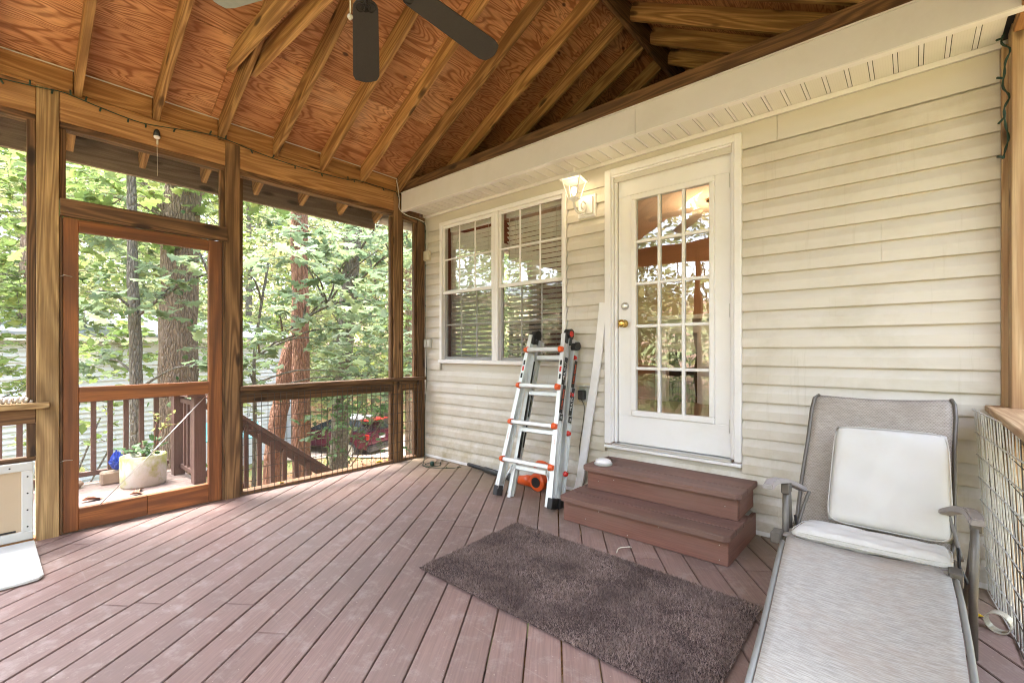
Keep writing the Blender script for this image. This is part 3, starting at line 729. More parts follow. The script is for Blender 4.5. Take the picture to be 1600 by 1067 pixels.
# rafters, ridge, sheathing
SL = .55; RU = 2.18; zr0 = 2.80; RD = .159
UP = Vector((-SL, 0, 1)).normalized(); UPR = Vector((SL, 0, 1)).normalized()
def rafter(v, u0, right=False, name='rafter', w_=.038):
    h = RD*math.cos(math.atan(SL)); zc = lambda u: zr0+SL*u+RD/2
    a = Vector((u0, v, zc(u0))); b = Vector((RU-.02, v, zc(RU-.02)))
    if right: a.x = 2*RU-a.x; b.x = 2*RU-b.x
    lumber(name, a, b, w_, h, 'rafter wood', porch, (0, 0, 1), .003)
for n in range(-9, 6):
    v = .04+.4064*n+random.uniform(-.006, .006)
    if v < -4.25: continue
    u0 = -.48 if v < -.3 else max(.0, (2.795+.4*(v+.35)-zr0)/SL+.05)
    rafter(v, u0); rafter(v, u0 if v > -.3 else -.48, True)
ab('ridge_board', (RU-.019, RU+.019), (-4.5, 2.2), (3.925, 4.14), 'dark framing wood', porch, .003)
sc = 1/math.cos(math.atan(SL)); slope_len = (RU+.5)*sc
def sheetp(s0, s1, v0, v1, right, th=.012):
    u0, u1 = -.5+s0/sc, -.5+s1/sc; zt = lambda u: zr0+SL*u+RD+.001
    cu, cv = (u0+u1)/2, (v0+v1)/2; a = math.atan(SL)
    if right: M = Matrix.Translation((2*RU-cu, cv, zt(cu)+th/2/math.cos(a))) @ Matrix.Rotation(a, 4, 'Y') @ Matrix.Rotation(PI/2, 4, 'Z')
    else: M = Matrix.Translation((cu, cv, zt(cu)+th/2/math.cos(a))) @ Matrix.Rotation(-a, 4, 'Y') @ Matrix.Rotation(PI/2, 4, 'Z')
    link('plywood_sheet', boxmesh(v1-v0-.003, s1-s0-.003, th, 'plywood sheathing', 0), None, porch, M)
rows = [(0, 1.22), (1.22, 2.44), (2.44, slope_len-.0)]
for ri, (s0, s1) in enumerate(rows):
    offv = -4.5-(1.22 if ri % 2 else 0); v = offv
    while v < 2.2:
        a, b = max(v, -4.5), min(v+2.44, 2.3)
        if b-a > .1:
            sheetp(s0, s1, a, b, False); sheetp(s0, s1, a, b, True)
        v += 2.44
# roof covering over the sheathing so that daylight cannot leak in
for sgn in (0, 1):
    a = math.atan(SL); cu = (RU-.5)/2; zc = zr0+SL*cu+RD+.035
    M = Matrix.Translation((cu if not sgn else 2*RU-cu, -1.1, zc)) @ Matrix.Rotation(-a if not sgn else a, 4, 'Y')
    link('shingle_roof', boxmesh(slope_len+.02, 6.9, .02, 'hearth black', 0), None, porch, M)
pp('eave_board', (-.52, -.482), (-4.5, -.34), (2.50, 2.70), 'grey weathered wood')
# blocking between the rafters on the top plate
vs = [.04+.4064*n for n in range(-10, 0)]
for a, b in zip(vs[:-1], vs[1:]):
    if b < -4.2: continue
    pp('blocking', (-.06, -.022), (max(a+.02, -4.29), b-.02), (2.80, 2.945), B)
    pp('blocking', (4.385, 4.42), (max(a+.02, -4.29), b-.02), (2.78, 2.945), B)
pp('blocking', (-.06, -.022), (-.348, -.10), (2.70, 2.93), D)
pp('valley_plate', (.02, 4.5), (-.335, -.29), (2.80, 2.895), D)
# paired collar ties with mitred ends
def tie(v0, v1, u0):
    poly = [(u0, 0), (u0+.20, .135), (4.36-u0-.20, .135), (4.36-u0, 0), (4.36-u0-.03, -.0), (u0+.03, -.0)]
    poly = [(u0, .03), (u0+.19, .135), (4.36-u0-.19, .135), (4.36-u0, .03), (4.36-u0-.02, 0), (u0+.02, 0)]
    M = Matrix.Translation((0, v1, 3.115)) @ Matrix.Rotation(PI/2, 4, 'X')
    Geo().prism(poly, v1-v0, M).obj('collar_tie', 'rafter wood', porch, False, Matrix.Translation((2.18, (v0+v1)/2, 3.18)), .002)
tie(-2.083, -2.045, .38); tie(-1.955, -1.915, .44)

# ceiling fan
fan = thing('ceiling_fan', (2.28, -2.147, 2.76), 'old outdoor ceiling fan with drooping dark blades hanging below the ridge', 'ceiling fan')
FX = (2.28, -2.147)
tobj('downrod', [(FX[0], FX[1], 3.10), (FX[0], FX[1], 2.95)], .012, 'dark bronze', fan, 10)
ab('mounting_block', (FX[0]-.12, FX[0]+.12), (-2.20, -2.09), (3.08, 3.114), 'rafter wood', fan)
Geo().lathe([(.03, .2), (.06, .18), (.10, .13), (.115, .07), (.11, .02), (.07, -.01), (.05, -.04)], (FX[0], FX[1], 2.78), 28).obj('motor', 'dark bronze', fan, True)
for ang in (148, 77.6, 218, 290, 2):
    a = math.radians(ang); mat = 'fan blade pale' if ang == 218 else 'fan blade black'  # one blade is coloured paler than the rest
    poly = []; L0, L1, hw0, hw1 = .165, .67, .058, .070
    for k in range(9): t = PI/2+PI*k/8; poly.append((L0+.055+.055*math.cos(t), hw0*math.sin(t)))
    poly += [(L1-.045, -hw1), (L1-.012, -hw1*.82), (L1, -hw1*.35), (L1+.004, 0), (L1, hw1*.35), (L1-.012, hw1*.82), (L1-.045, hw1)]
    M = Matrix.Translation((FX[0], FX[1], 2.77)) @ Matrix.Rotation(a, 4, 'Z') @ Matrix.Translation((.12, 0, 0)) @ Matrix.Rotation(math.radians(12), 4, 'Y') @ Matrix.Translation((-.12, 0, 0)) @ Matrix.Rotation(math.radians(-9), 4, 'X')
    G = Geo().prism(poly, .007, M); b = G.obj('blade', mat, fan, False, M, .0015)
    if ang == 218: b['label'] = 'pale grey-green blade'
    G = Geo()
    G.tube([M @ Vector((.08, 0, -.004)), M @ Vector((.17, 0, -.008))], .009, 6)
    for (cx_, cy_) in ((.205, -.024), (.205, .024), (.205, 0)):
        G.tube([M @ Vector((cx_+.024*math.cos(t*PI/6), cy_+.02*math.sin(t*PI/6), -.004)) for t in range(13)], .0028, 5)
    G.obj('bracket', 'dark bronze', b, False)
tobj('pull_chain', [(FX[0]+.09, FX[1]-.12, 2.74), (FX[0]+.09, FX[1]-.12, 2.47)], .0018, 'nickel', fan, 5)
Geo().lathe([(.003, .012), (.010, .005), (.011, -.003), (.004, -.012)], (FX[0]+.09, FX[1]-.12, 2.458), 12).obj('chain_knob', 'grey plastic', fan, True)

# ------------------------------------------------------------------ wall lantern
wl = thing('wall_lantern', (2.06, -.02, 2.3), 'lit white carriage lantern on a square back plate between window and door', 'wall light')
ab('back_plate', (1.975, 2.14), (-.034, -.012), (2.22, 2.40), 'white trim', wl, .006); ab('back_plate_boss', (1.997, 2.118), (-.05, -.034), (2.245, 2.375), 'white trim', wl, .008)
lc = (2.04, -.19)
tobj('arm', smoothpts([(2.057, -.045, 2.31), (2.056, -.09, 2.25), (2.05, -.15, 2.24), (2.042, -.186, 2.275), (2.04, -.19, 2.315)], 5), .011, 'white trim', wl, 10)
tobj('scroll', smoothpts([(2.057, -.05, 2.33), (2.055, -.09, 2.335), (2.053, -.11, 2.30), (2.055, -.09, 2.275), (2.056, -.075, 2.295)], 5), .007, 'white trim', wl, 8)
def frustum(z0, r0, z1, r1, nm, mat, n=4, rot=PI/4+.2):
    V = [(lc[0]+r*math.cos(rot+2*PI*k/n), lc[1]+r*math.sin(rot+2*PI*k/n), z_) for r, z_ in ((r0, z0), (r1, z1)) for k in range(n)]
    F = [(k, (k+1) % n, n+(k+1) % n, n+k) for k in range(n)]+[tuple(range(n))[::-1], tuple(range(n, 2*n))]
    return Geo().add((V, F)).obj(nm, mat, wl)
frustum(2.315, .02, 2.34, .055, 'cup', 'white trim'); frustum(2.342, .052, 2.47, .098, 'glass_shade', 'frosted lamp glass')
G = Geo()
for k in range(4):
    a = PI/4+.2+k*PI/2; G.tube([(lc[0]+.055*math.cos(a), lc[1]+.055*math.sin(a), 2.34), (lc[0]+.10*math.cos(a), lc[1]+.10*math.sin(a), 2.472)], .005, 6)
G.obj('cage', 'white trim', wl); frustum(2.472, .125, 2.484, .12, 'roof_rim', 'white trim'); frustum(2.484, .112, 2.53, .03, 'roof', 'white trim')
Geo().lathe([(.006, .0), (.01, .012), (.004, .025), (.002, .05)], (lc[0], lc[1], 2.53), 10).obj('finial', 'white trim', wl, True)
Geo().lathe([(.008, -.03), (.02, -.005), (.024, .01), (.018, .03), (.005, .038)], (lc[0], lc[1], 2.39), 14).obj('bulb', 'lit bulb', wl, True)
pl = bpy.data.lights.new('lantern_light', 'POINT'); pl.energy = .32; pl.color = (1, .83, .52); pl.shadow_soft_size = .05
po = bpy.data.objects.new('lantern_light', pl); COL.objects.link(po); po.location = (lc[0], lc[1], 2.41)

# small boxes on the wall
o = ab('junction_box', (.0, .095), (-.055, -.014), (2.13, 2.235), 'beige plastic', None, .008); tag(o, 'beige plastic junction box at the wall corner left of the window top', 'box')
ob_ = thing('outdoor_outlet_cover', (.06, -.02, 1.23), 'small grey-white outlet cover at the wall corner left of the window bottom', 'outlet')
ab('cover', (.0, .115), (-.045, -.014), (1.185, 1.28), 'grey plastic', ob_, .006); ab('flap', (.012, .052), (-.052, -.045), (1.195, 1.27), 'pet door frame', ob_, .003); ab('flap', (.06, .10), (-.052, -.045), (1.195, 1.27), 'pet door frame', ob_, .003)
ou = thing('wall_outlet', (2.03, -.02, .81), 'white wall outlet with open grey lid and black plug beside the door', 'outlet')
ab('plate', (1.965, 2.105), (-.03, -.012), (.72, .895), 'beige plastic', ou, .006); ab('housing', (1.99, 2.085), (-.042, -.03), (.745, .875), 'grey plastic', ou, .005)
lumber('lid', (2.037, -.042, .87), (2.037, -.12, .878), .105, .006, 'grey plastic', ou); ab('plug', (2.003, 2.06), (-.085, -.042), (.765, .84), 'black plastic', ou, .006)
cd_ = Geo().tube(smoothpts([(2.032, -.07, .765), (2.05, -.055, .70), (2.03, -.05, .55), (2.0, -.05, .35), (2.02, -.06, .15), (2.10, -.08, .06), (2.17, -.09, .15), (2.26, -.09, .33), (2.33, -.13, .352), (2.37, -.18, .352)], 8), .0028, 6).obj('power_cord', 'black cable', None, True)
tag(cd_, 'thin black cord hanging from the wall outlet to the step light', 'cord')

# leaning white trim board
G = Geo(); pts = smoothpts([(1.985, -.10, .0), (2.02, -.085, .12), (2.075, -.06, .55), (2.15, -.04, 1.05), (2.205, -.035, 1.53)], 6); V = []; F = []
for p in pts: V += [p+Vector((-.030, 0, .004)), p+Vector((.034, 0, -.004)), p+Vector((.034, .018, -.004)), p+Vector((-.030, .018, .004))]
for i in range(len(pts)-1):
    for k in range(4): F.append((i*4+k, i*4+(k+1) % 4, (i+1)*4+(k+1) % 4, (i+1)*4+k))
F += [(0, 1, 2, 3), tuple(len(V)-4+k for k in range(4))]
o = G.add((V, F)).obj('trim_board', 'white trim'); tag(o, 'long bowed white trim board leaning on the wall left of the door', 'board')

# ------------------------------------------------------------------ steps
st = thing('door_steps', (2.78, -.3, 0), 'two brown painted wooden steps below the glazed door', 'steps')
S = 'brown step paint'; T = 'step tread paint'
ab('riser', (2.225, 3.285), (-.60, -.575), (.003, .143), S, st, .003); ab('side_panel', (3.262, 3.286), (-.574, -.03), (.003, .143), S, st); ab('side_panel', (2.225, 2.25), (-.574, -.03), (.003, .143), S, st)
def tread(u0, u1, v0, v1, z0, z1, nm='tread', c0=0):
    poly = [(u0+c0, v0), (u1-c0*1.2, v0), (u1, v0+c0*1.2), (u1, v1), (u0, v1), (u0, v0+c0)]
    if c0 == 0: poly = [(u0, v0), (u1, v0), (u1, v1), (u0, v1)]
    Geo().prism(poly, z1-z0, Matrix.Translation((0, 0, z0))).obj(nm, T, st, False, Matrix.Translation(((u0+u1)/2, (v0+v1)/2, (z0+z1)/2)), .003)
tread(2.215, 3.30, -.645, -.507, .145, .178, c0=.022); tread(2.215, 3.30, -.503, -.365, .1445, .1775); tread(2.215, 3.30, -.361, -.215, .144, .1765)
ab('riser', (2.27, 3.27), (-.365, -.34), (.1785, .308), S, st, .003); ab('side_panel', (3.248, 3.271), (-.339, -.03), (.1785, .308), S, st); ab('side_panel', (2.27, 2.293), (-.339, -.03), (.1785, .308), S, st)
tread(2.25, 3.295, -.41, -.255, .31, .344, c0=.022); tread(2.25, 3.295, -.251, -.03, .3095, .3435)
for (x, y, z_) in ((2.4, -.601, .05), (2.5, -.601, .12), (3.24, -.601, .11), (3.24, -.601, .03), (2.7, -.601, .02), (2.9, -.601, .12), (2.36, -.366, .24), (2.48, -.366, .27), (3.2, -.366, .25)):
    tobj('nail', [(x, y, z_), (x, y-.0015, z_)], .0028, 'nickel', st, 6)
dl = thing('puck_light', (2.375, -.33, .344), 'round white dome light lying on the left end of the top step', 'light')
Geo().lathe([(.062, 0), (.064, .012), (.06, .016)], (2.36, -.30, .345), 28).obj('base', 'grey plastic', dl, True)
Geo().lathe([(.06, .016), (.055, .028), (.040, .038), (.02, .044), (.004, .0455)], (2.36, -.30, .345), 28).obj('dome', 'white door paint', dl, True)

# ------------------------------------------------------------------ rug
rug = thing('rug', (2.78, -1.28, 0), 'dark brown shaggy rug lying across the deck in front of the steps', 'rug')
c4 = [Vector((2.03, -.868, 0)), Vector((3.515, -.915, 0)), Vector((3.535, -1.70, 0)), Vector((2.055, -1.69, 0))]
def rugp(s, t): return c4[0]*(1-s)*(1-t)+c4[1]*s*(1-t)+c4[2]*s*t+c4[3]*(1-s)*t
NX, NY = 60, 32; V = []; F = []
for j in range(NY+1):
    for i in range(NX+1):
        p = rugp(i/NX, j/NY); V.append((p.x, p.y, .009+.0025*math.sin(p.x*9)*math.sin(p.y*11)))
for j in range(NY):
    for i in range(NX): F.append((j*(NX+1)+i, (j+1)*(NX+1)+i, (j+1)*(NX+1)+i+1, j*(NX+1)+i+1))
link('backing', mesh_from('backing', V, F, 'rug backing'), None, rug)
N = 120000
s = rng.random(N); t = rng.random(N)
px = c4[0].x*(1-s)*(1-t)+c4[1].x*s*(1-t)+c4[2].x*s*t+c4[3].x*(1-s)*t; py = c4[0].y*(1-s)*(1-t)+c4[1].y*s*(1-t)+c4[2].y*s*t+c4[3].y*(1-s)*t
ln = rng.uniform(.008, .019, N)*(1+.35*np.sin(px*17+np.sin(py*13)*2)*np.sin(py*15+1)); an = rng.uniform(0, 2*PI, N); wd = rng.uniform(.0014, .003, N); tl = rng.uniform(.2, 1.1, N); ta = rng.uniform(0, 2*PI, N)
base_ = np.stack([px, py, np.full(N, .007)], 1); side = np.stack([np.cos(an)*wd, np.sin(an)*wd, np.zeros(N)], 1)
tip = base_+np.stack([np.cos(ta)*np.sin(tl)*ln, np.sin(ta)*np.sin(tl)*ln, np.cos(tl)*ln], 1)
def fast_mesh(name, V, nper, mat, tint=None, smooth=False, faces=None):
    """V: (K,nper,3); faces: list of index tuples inside one item (default one polygon)"""
    K = V.shape[0]; me = bpy.data.meshes.new(name)
    faces = faces or [tuple(range(nper))]
    lt = np.array([len(f) for f in faces]); idx = np.concatenate([np.array(f) for f in faces])
    me.vertices.add(K*nper); me.vertices.foreach_set('co', V.reshape(-1).astype(np.float32))
    me.loops.add(K*len(idx)); me.loops.foreach_set('vertex_index', (idx[None, :]+np.arange(K)[:, None]*nper).reshape(-1).astype(np.int32))
    tot = np.tile(lt, K); me.polygons.add(len(tot)); me.polygons.foreach_set('loop_start', np.concatenate([[0], np.cumsum(tot)[:-1]]).astype(np.int32))
    if smooth: me.polygons.foreach_set('use_smooth', np.ones(len(tot), bool))
    me.update(calc_edges=True); me.materials.append(MATS[mat])
    if tint is not None:
        at = me.attributes.new('tint', 'FLOAT', 'FACE'); at.data.foreach_set('value', np.repeat(tint, len(faces)).astype(np.float32))
    return me
me = fast_mesh('pile', np.stack([base_-side, base_+side, tip], 1), 3, 'rug pile', rng.random(N)**1.3)
o = link('pile', me, None, rug); o['kind'] = 'stuff'
tobj('loose_thread', smoothpts([(3.52, -.96, .012), (3.56, -.99, .01), (3.58, -1.05, .006), (3.55, -1.06, .01), (3.53, -1.03, .01)], 6), .0016, 'rug backing', rug, 4)

# ------------------------------------------------------------------ ladder
lad = thing('ladder', (1.8, -.42, 0), 'folded aluminium multi-position ladder with orange rung caps leaning below the window', 'ladder')
foot = Vector((1.795, -.47, 0)); topp = Vector((1.775, -.115, 1.27)); Ld = (topp-foot).normalized(); Wd = Vector((1, 0, 0)); Wd = (Wd-Ld*Wd.dot(Ld)).normalized(); Nd = Wd.cross(Ld)   # Nd points toward -V (front)
if Nd.y > 0: Nd = -Nd
def LP(s, w_, d): return foot+Ld*s+Wd*w_+Nd*d
def rail(nm, s0, w0, s1, w1, d, ww=.028, dd=.06, mat='ladder aluminium'):
    a, b = LP(s0, w0, d), LP(s1, w1, d); X = (b-a).normalized(); Z = Nd; Y = Z.cross(X)
    M = Matrix((X, Y, Z)).transposed().to_4x4(); M.translation = (a+b)/2; L = (b-a).length
    # I/C channel section: web + two flanges
    G = Geo(); h = ww/2
    G.box((-L/2, L/2), (-.003, .003), (-dd/2+.004, dd/2-.004)); G.box((-L/2, L/2), (-h, h), (dd/2-.004, dd/2)); G.box((-L/2, L/2), (-h, h), (-dd/2, -dd/2+.004))
    G.V = [M @ v for v in G.V]; return G.obj(nm, mat, lad, False, M)
# front section: straight channels, flared outer rails
r1 = rail('side_rail', .05, .262, 1.32, .165, .045, .036, .066); r2 = rail('side_rail', .05, -.262, 1.32, -.165, .045, .036, .066)
r3 = rail('side_rail', .0, .205, 1.25, .150, -.005, .034, .06); r4 = rail('side_rail', .0, -.170, 1.25, -.150, -.005, .03, .045)
r5 = rail('side_rail', .03, .262, 1.30, .195, -.06, .036, .066); r6 = rail('side_rail', .03, -.215, 1.30, -.155, -.06, .034, .06)
for s0, w0, d0 in ((.0, .266, .045), (.0, -.266, .045), (.0, .266, -.06)):
    a = LP(s0, w0, d0); lumber('rubber_foot', a, a+Ld*.075, .044, .074, 'dark rubber', lad, tuple(Nd), .004)
for s_, wdt in ((.285, .238), (.585, .215), (.885, .193), (1.185, .171)):
    a, b = LP(s_, -wdt, .09), LP(s_, wdt, .09); lumber('rung', a, b, .034, .028, 'ladder aluminium', lad, tuple(Nd), .006)
    a, b = LP(s_-.045, -wdt+.05, .0), LP(s_-.045, wdt-.05, .0); lumber('rung', a, b, .04, .028, 'ladder aluminium', lad, tuple(Nd), .006)
    for sg in (-1, 1):
        c_ = LP(s_, sg*(wdt+.002), .09); Geo().tube([c_-Wd*sg*.014, c_+Wd*sg*.018], [.026, .019], 12).obj('rung_cap', 'orange plastic', lad, False)
    c_ = LP(s_-.03, (wdt+.03), -.06); Geo().tube([c_, c_+Wd*.022], [.022, .014], 12).obj('rung_cap', 'red plastic', lad, False)
for sg in (-1, 1):
    tobj('brace', [LP(.09, sg*.25, .03), LP(.25, sg*.165, .04)], .007, 'ladder aluminium', lad, 6)
    c_ = LP(1.335, sg*.165, .0)
    hz = Geo().tube([c_-Wd*.024, c_+Wd*.024], .042, 16); hz.obj('hinge', 'black plastic', lad, False)
    lumber('hinge_arm', LP(1.25, sg*.165, .03), LP(1.33, sg*.165, .03), .03, .045, 'black plastic', lad, tuple(Nd), .006); lumber('hinge_arm', LP(1.25, sg*.175, -.04), LP(1.33, sg*.168, -.02), .03, .045, 'black plastic', lad, tuple(Nd), .006)
    Geo().tube([c_+Wd*sg*.022, c_+Wd*sg*.031], [.026, .022], 14).obj('hinge_button', 'red plastic', lad, False)
    c_ = LP(1.25, sg*.205, -.055); Geo().tube([c_-Wd*.02, c_+Wd*.03], .034, 12).obj('lock_knob', 'black plastic', lad, False)
    c_ = LP(1.23, sg*.215, -.03); Geo().tube([c_-Wd*.02, c_+Wd*.022], .026, 6).obj('lock_knob', 'black plastic', lad, False)
def decal(parent, txt, size, s_, w_, d_, mat, back='label black', length=.3, hh=.03, front=True, face='W'):
    """flat sticker on the ladder's rail with printed letters"""
    X = Ld; 
    if face == 'N': Z = Nd
    else: Z = Wd
    Y = Z.cross(X)
    M = Matrix((X, Y, Z)).transposed().to_4x4(); M.translation = LP(s_, w_, d_)
    if back: link('sticker', boxmesh(length, hh, .0006, back, 0), None, parent, M)
    if txt:
        cu = bpy.data.curves.new('t', 'FONT'); cu.body = txt; cu.size = size; cu.align_x = 'CENTER'; cu.align_y = 'CENTER'; cu.extrude = .0002
        to = bpy.data.objects.new('t', cu); COL.objects.link(to); dg = bpy.context.evaluated_depsgraph_get(); me = bpy.data.meshes.new_from_object(to.evaluated_get(dg))
        bpy.data.objects.remove(to); me.materials.clear(); me.materials.append(MATS[mat]); link('lettering', me, None, parent, M @ Matrix.Translation((0, 0, .0012)))
# front faces of the right-hand rails carry black stickers with red and white words
def rw(s): return .262+(.165-.262)*(s-.05)/1.27
def r5w(s): return .262+(.195-.262)*(s-.03)/1.27
for s0, txt, mt in ((.80, 'Little Giant', 'orange plastic'), (1.02, 'MULTI-17', 'label white')):
    decal(r1, txt, .034, s0, rw(s0)+.0195, .045, mt, 'label black', .215, .040)
decal(r1, 'IA', .026, .66, rw(.66)+.0195, .045, 'label white', 'label black', .05, .04)
for s0, txt, mt in ((1.02, 'Little Giant', 'orange plastic'), (.80, 'MULTI-17', 'label white')):
    decal(r5, txt, .034, s0, r5w(s0)+.0195, -.06, mt, 'label black', .215, .040)
decal(r5, 'IA', .026, .66, r5w(.66)+.0195, -.06, 'label white', 'label black', .05, .04)
for sg in (-1, 1):
    for s0, bk in ((1.08, 'label black'), (1.03, 'red plastic'), (.97, 'label black')):
        decal(r1 if sg > 0 else r2, '', .02, s0, sg*rw(s0), .0785, 'label white', bk, .04, .018, face='N')
    decal(r1 if sg > 0 else r2, 'Little Giant', .012, .47, sg*rw(.47), .0785, 'orange plastic', None, .1, .02, face='N')
for s0 in (1.0, .72, .42): decal(r4, '', .02, s0, -.148-.004*(1-s0), .0, 'label white', 'label black', .22, .034)
for s0 in (1.0, .75, .5): decal(r6, '', .02, s0, -.16-.01, -.06, 'label white', 'label black', .2, .034)

# leaf blower behind the ladder
bw = thing('leaf_blower', (1.6, -.16, 0), 'orange and black leaf blower lying behind the ladder', 'leaf blower')
tobj('tube', smoothpts([(.72, -.06, .035), (.95, -.09, .036), (1.2, -.13, .037), (1.5, -.17, .045)], 5), [.018]*6+[.026]*6+[.034]*4, 'black plastic', bw, 12)
tobj('nozzle', [(1.47, -.165, .044), (1.56, -.172, .056), (1.64, -.178, .065)], [.036, .046, .05], 'orange plastic', bw, 14)
Geo().tube([(1.70, -.135, .078), (1.70, -.145, .078), (1.70, -.225, .078), (1.70, -.235, .078)], [.055, .074, .074, .055], 22).obj('fan_housing', 'orange plastic', bw)
Geo().tube([(1.70, -.236, .078), (1.70, -.242, .078)], .042, 18).obj('intake_grille', 'black plastic', bw)
tobj('handle', smoothpts([(1.66, -.185, .13), (1.655, -.18, .20), (1.70, -.18, .235), (1.79, -.18, .215), (1.82, -.18, .15), (1.80, -.18, .08)], 5), .016, 'orange plastic', bw, 10)
ab('battery', (1.785, 1.87), (-.22, -.14), (.008, .09), 'black plastic', bw, .01)

# ------------------------------------------------------------------ chaise lounge
ch = thing('patio_chaise', (3.87, -.8, 0), 'grey mesh reclining patio chaise with pale leg rest beside the house wall', 'chaise lounge')
def slab(name, rows_, th, mat, parent, nx=14, sag=0.0, M=Matrix()):
    """rows_: list of (left, right) points; makes a sagging sheet with thickness"""
    V = []; F = []; nr = len(rows_)
    for side in (0, 1):
        for (a, b) in rows_:
            a, b = Vector(a), Vector(b)
            for i in range(nx+1):
                t = i/nx; p = a.lerp(b, t); p.z -= sag*math.sin(PI*t); p.z -= side*th; p.y += side*th*.3; V.append(p)
    s_ = nr*(nx+1)
    for j in range(nr-1):
        for i in range(nx):
            q = (j*(nx+1)+i, j*(nx+1)+i+1, (j+1)*(nx+1)+i+1, (j+1)*(nx+1)+i); F.append(q); F.append(tuple(k+s_ for k in q[::-1]))
    for j in range(nr-1):
        for i in (0, nx): F.append((j*(nx+1)+i, (j+1)*(nx+1)+i, (j+1)*(nx+1)+i+s_, j*(nx+1)+i+s_))
    for j in (0, nr-1):
        for i in range(nx): F.append((j*(nx+1)+i, j*(nx+1)+i+1, j*(nx+1)+i+1+s_, j*(nx+1)+i+s_))
    c = Matrix.Translation(Vector(V[0])); ci = c.inverted()
    me = mesh_from(name, [ci @ v for v in V], F, mat, True); bm = bmesh.new(); bm.from_mesh(me); bmesh.ops.recalc_face_normals(bm, faces=bm.faces); bm.to_mesh(me); bm.free()
    me.polygons.foreach_set('use_smooth', [True]*len(me.polygons)); return link(name, me, None, parent, c)
Bk = [((3.640, -.20, .915), (4.165, -.20, .925)), ((3.622, -.225, .90), (4.175, -.225, .905)), ((3.612, -.25, .84), (4.178, -.25, .845)), ((3.605, -.31, .70), (4.17, -.31, .70)), ((3.59, -.40, .5), (4.165, -.40, .5)), ((3.585, -.50, .33), (4.16, -.50, .33)), ((3.58, -.54, .29), (4.15, -.54, .29))]
slab('back_sling', Bk, .004, 'tan back sling fabric', ch, 14, .012)
for s_ in (0, 1): tobj('back_frame', [r[s_] for r in Bk], .0085, 'chair frame metal', ch, 8)
tobj('back_top_bar', [(3.64, -.188, .895), (4.165, -.188, .90)], .008, 'chair frame metal', ch, 8)
St = [((3.58, -.54, .285), (4.145, -.54, .285)), ((3.572, -.68, .295), (4.14, -.68, .30)), ((3.565, -.80, .315), (4.13, -.79, .32))]
slab('seat_sling', St, .004, 'pale sling fabric', ch, 14, .012)
Lg = [((3.595, -.80, .318), (4.10, -.79, .324)), ((3.60, -.87, .316), (4.135, -.86, .318)), ((3.617, -1.05, .30), (4.14, -1.03, .305)), ((3.64, -1.3, .265), (4.143, -1.25, .275)), ((3.662, -1.55, .23), (4.143, -1.5, .24)), ((3.68, -1.8, .19), (4.143, -1.78, .2))]
slab('leg_sling', Lg, .004, 'pale sling fabric', ch, 16, .010)
for s_ in (0, 1):
    tobj('leg_frame', [(r[s_][0]+(-.012 if s_ == 0 else .012), r[s_][1], r[s_][2]-.006) for r in Lg[1:]], .0095, 'chair edge metal', ch, 8)
    tobj('seat_frame', [(r[s_][0]+(-.006 if s_ == 0 else .01), r[s_][1], r[s_][2]-.012) for r in St], .013, 'chair frame metal', ch, 8)
ab('bracket', (3.535, 3.573), (-.85, -.775), (.285, .333), 'chair frame metal', ch, .003); ab('bracket', (4.128, 4.168), (-.85, -.775), (.285, .333), 'chair frame metal', ch, .003)
for s_, ux in ((0, 3.575), (1, 4.205)):
    # arm pad: a curved, flat, tapering paddle
    inner = .03 if s_ == 0 else -.03
    ax = ux-.045 if s_ == 0 else ux; pa = smoothpts([(ax+inner*.2, -.90, .545), (ax+inner*.5, -.81, .556), (ax+inner*1.4, -.67, .525), (ax+inner*2.7, -.52, .465)], 5); V = []; F = []
    for i, p in enumerate(pa):
        hw = .022+.004*math.sin(PI*i/(len(pa)-1)); h2 = .015
        for (a, b) in ((-hw, -h2*.6), (-hw*.8, h2), (hw*.8, h2), (hw, -h2*.6)): V.append(p+Vector((a, 0, b)))
    for i in range(len(pa)-1):
        for k in range(4): F.append((i*4+k, i*4+(k+1) % 4, (i+1)*4+(k+1) % 4, (i+1)*4+k))
    F += [(0, 1, 2, 3), tuple(len(V)-4+k for k in range(4))]
    Geo().add((V, F)).obj('armrest', 'chair arm plastic', ch, False, Matrix.Translation(pa[0]), .004)
    ab('arm_socket', (ux-.018, ux+.018), (-.80 if s_ else -.74, -.745 if s_ else -.68), (.485, .535), 'chair frame metal', ch, .005)
    fy = -.79 if s_ else -.70; tobj('front_leg', [(ux-.004, fy, .50), (ux-.008, fy+.01, .25), (ux-.008, fy+.01, .008)], .014, 'chair frame metal', ch, 10)
    tobj('rear_leg', [(ux, fy+.03, .50), (ux-.004, -.60, .28), (ux-.01, -.36, .008)], .012, 'chair frame metal', ch, 10)
    tobj('back_link', smoothpts([(ux+inner*2.2, -.53, .465), (ux+inner*1.6, -.56, .40), (ux+inner, -.62, .31)], 4), .008, 'chair frame metal', ch, 8)
    tobj('recline_lever', [(ux-.01+inner, -.62, .36), (ux+inner*1.3, -.66, .30), (ux+inner*.6, -.72, .26)], .006, 'black plastic', ch, 6)
tobj('cross_bar', [(3.565, -.69, .10), (4.197, -.78, .10)], .009, 'chair frame metal', ch, 8); tobj('cross_bar', [(3.56, -.42, .09), (4.20, -.42, .09)], .009, 'chair frame metal', ch, 8)
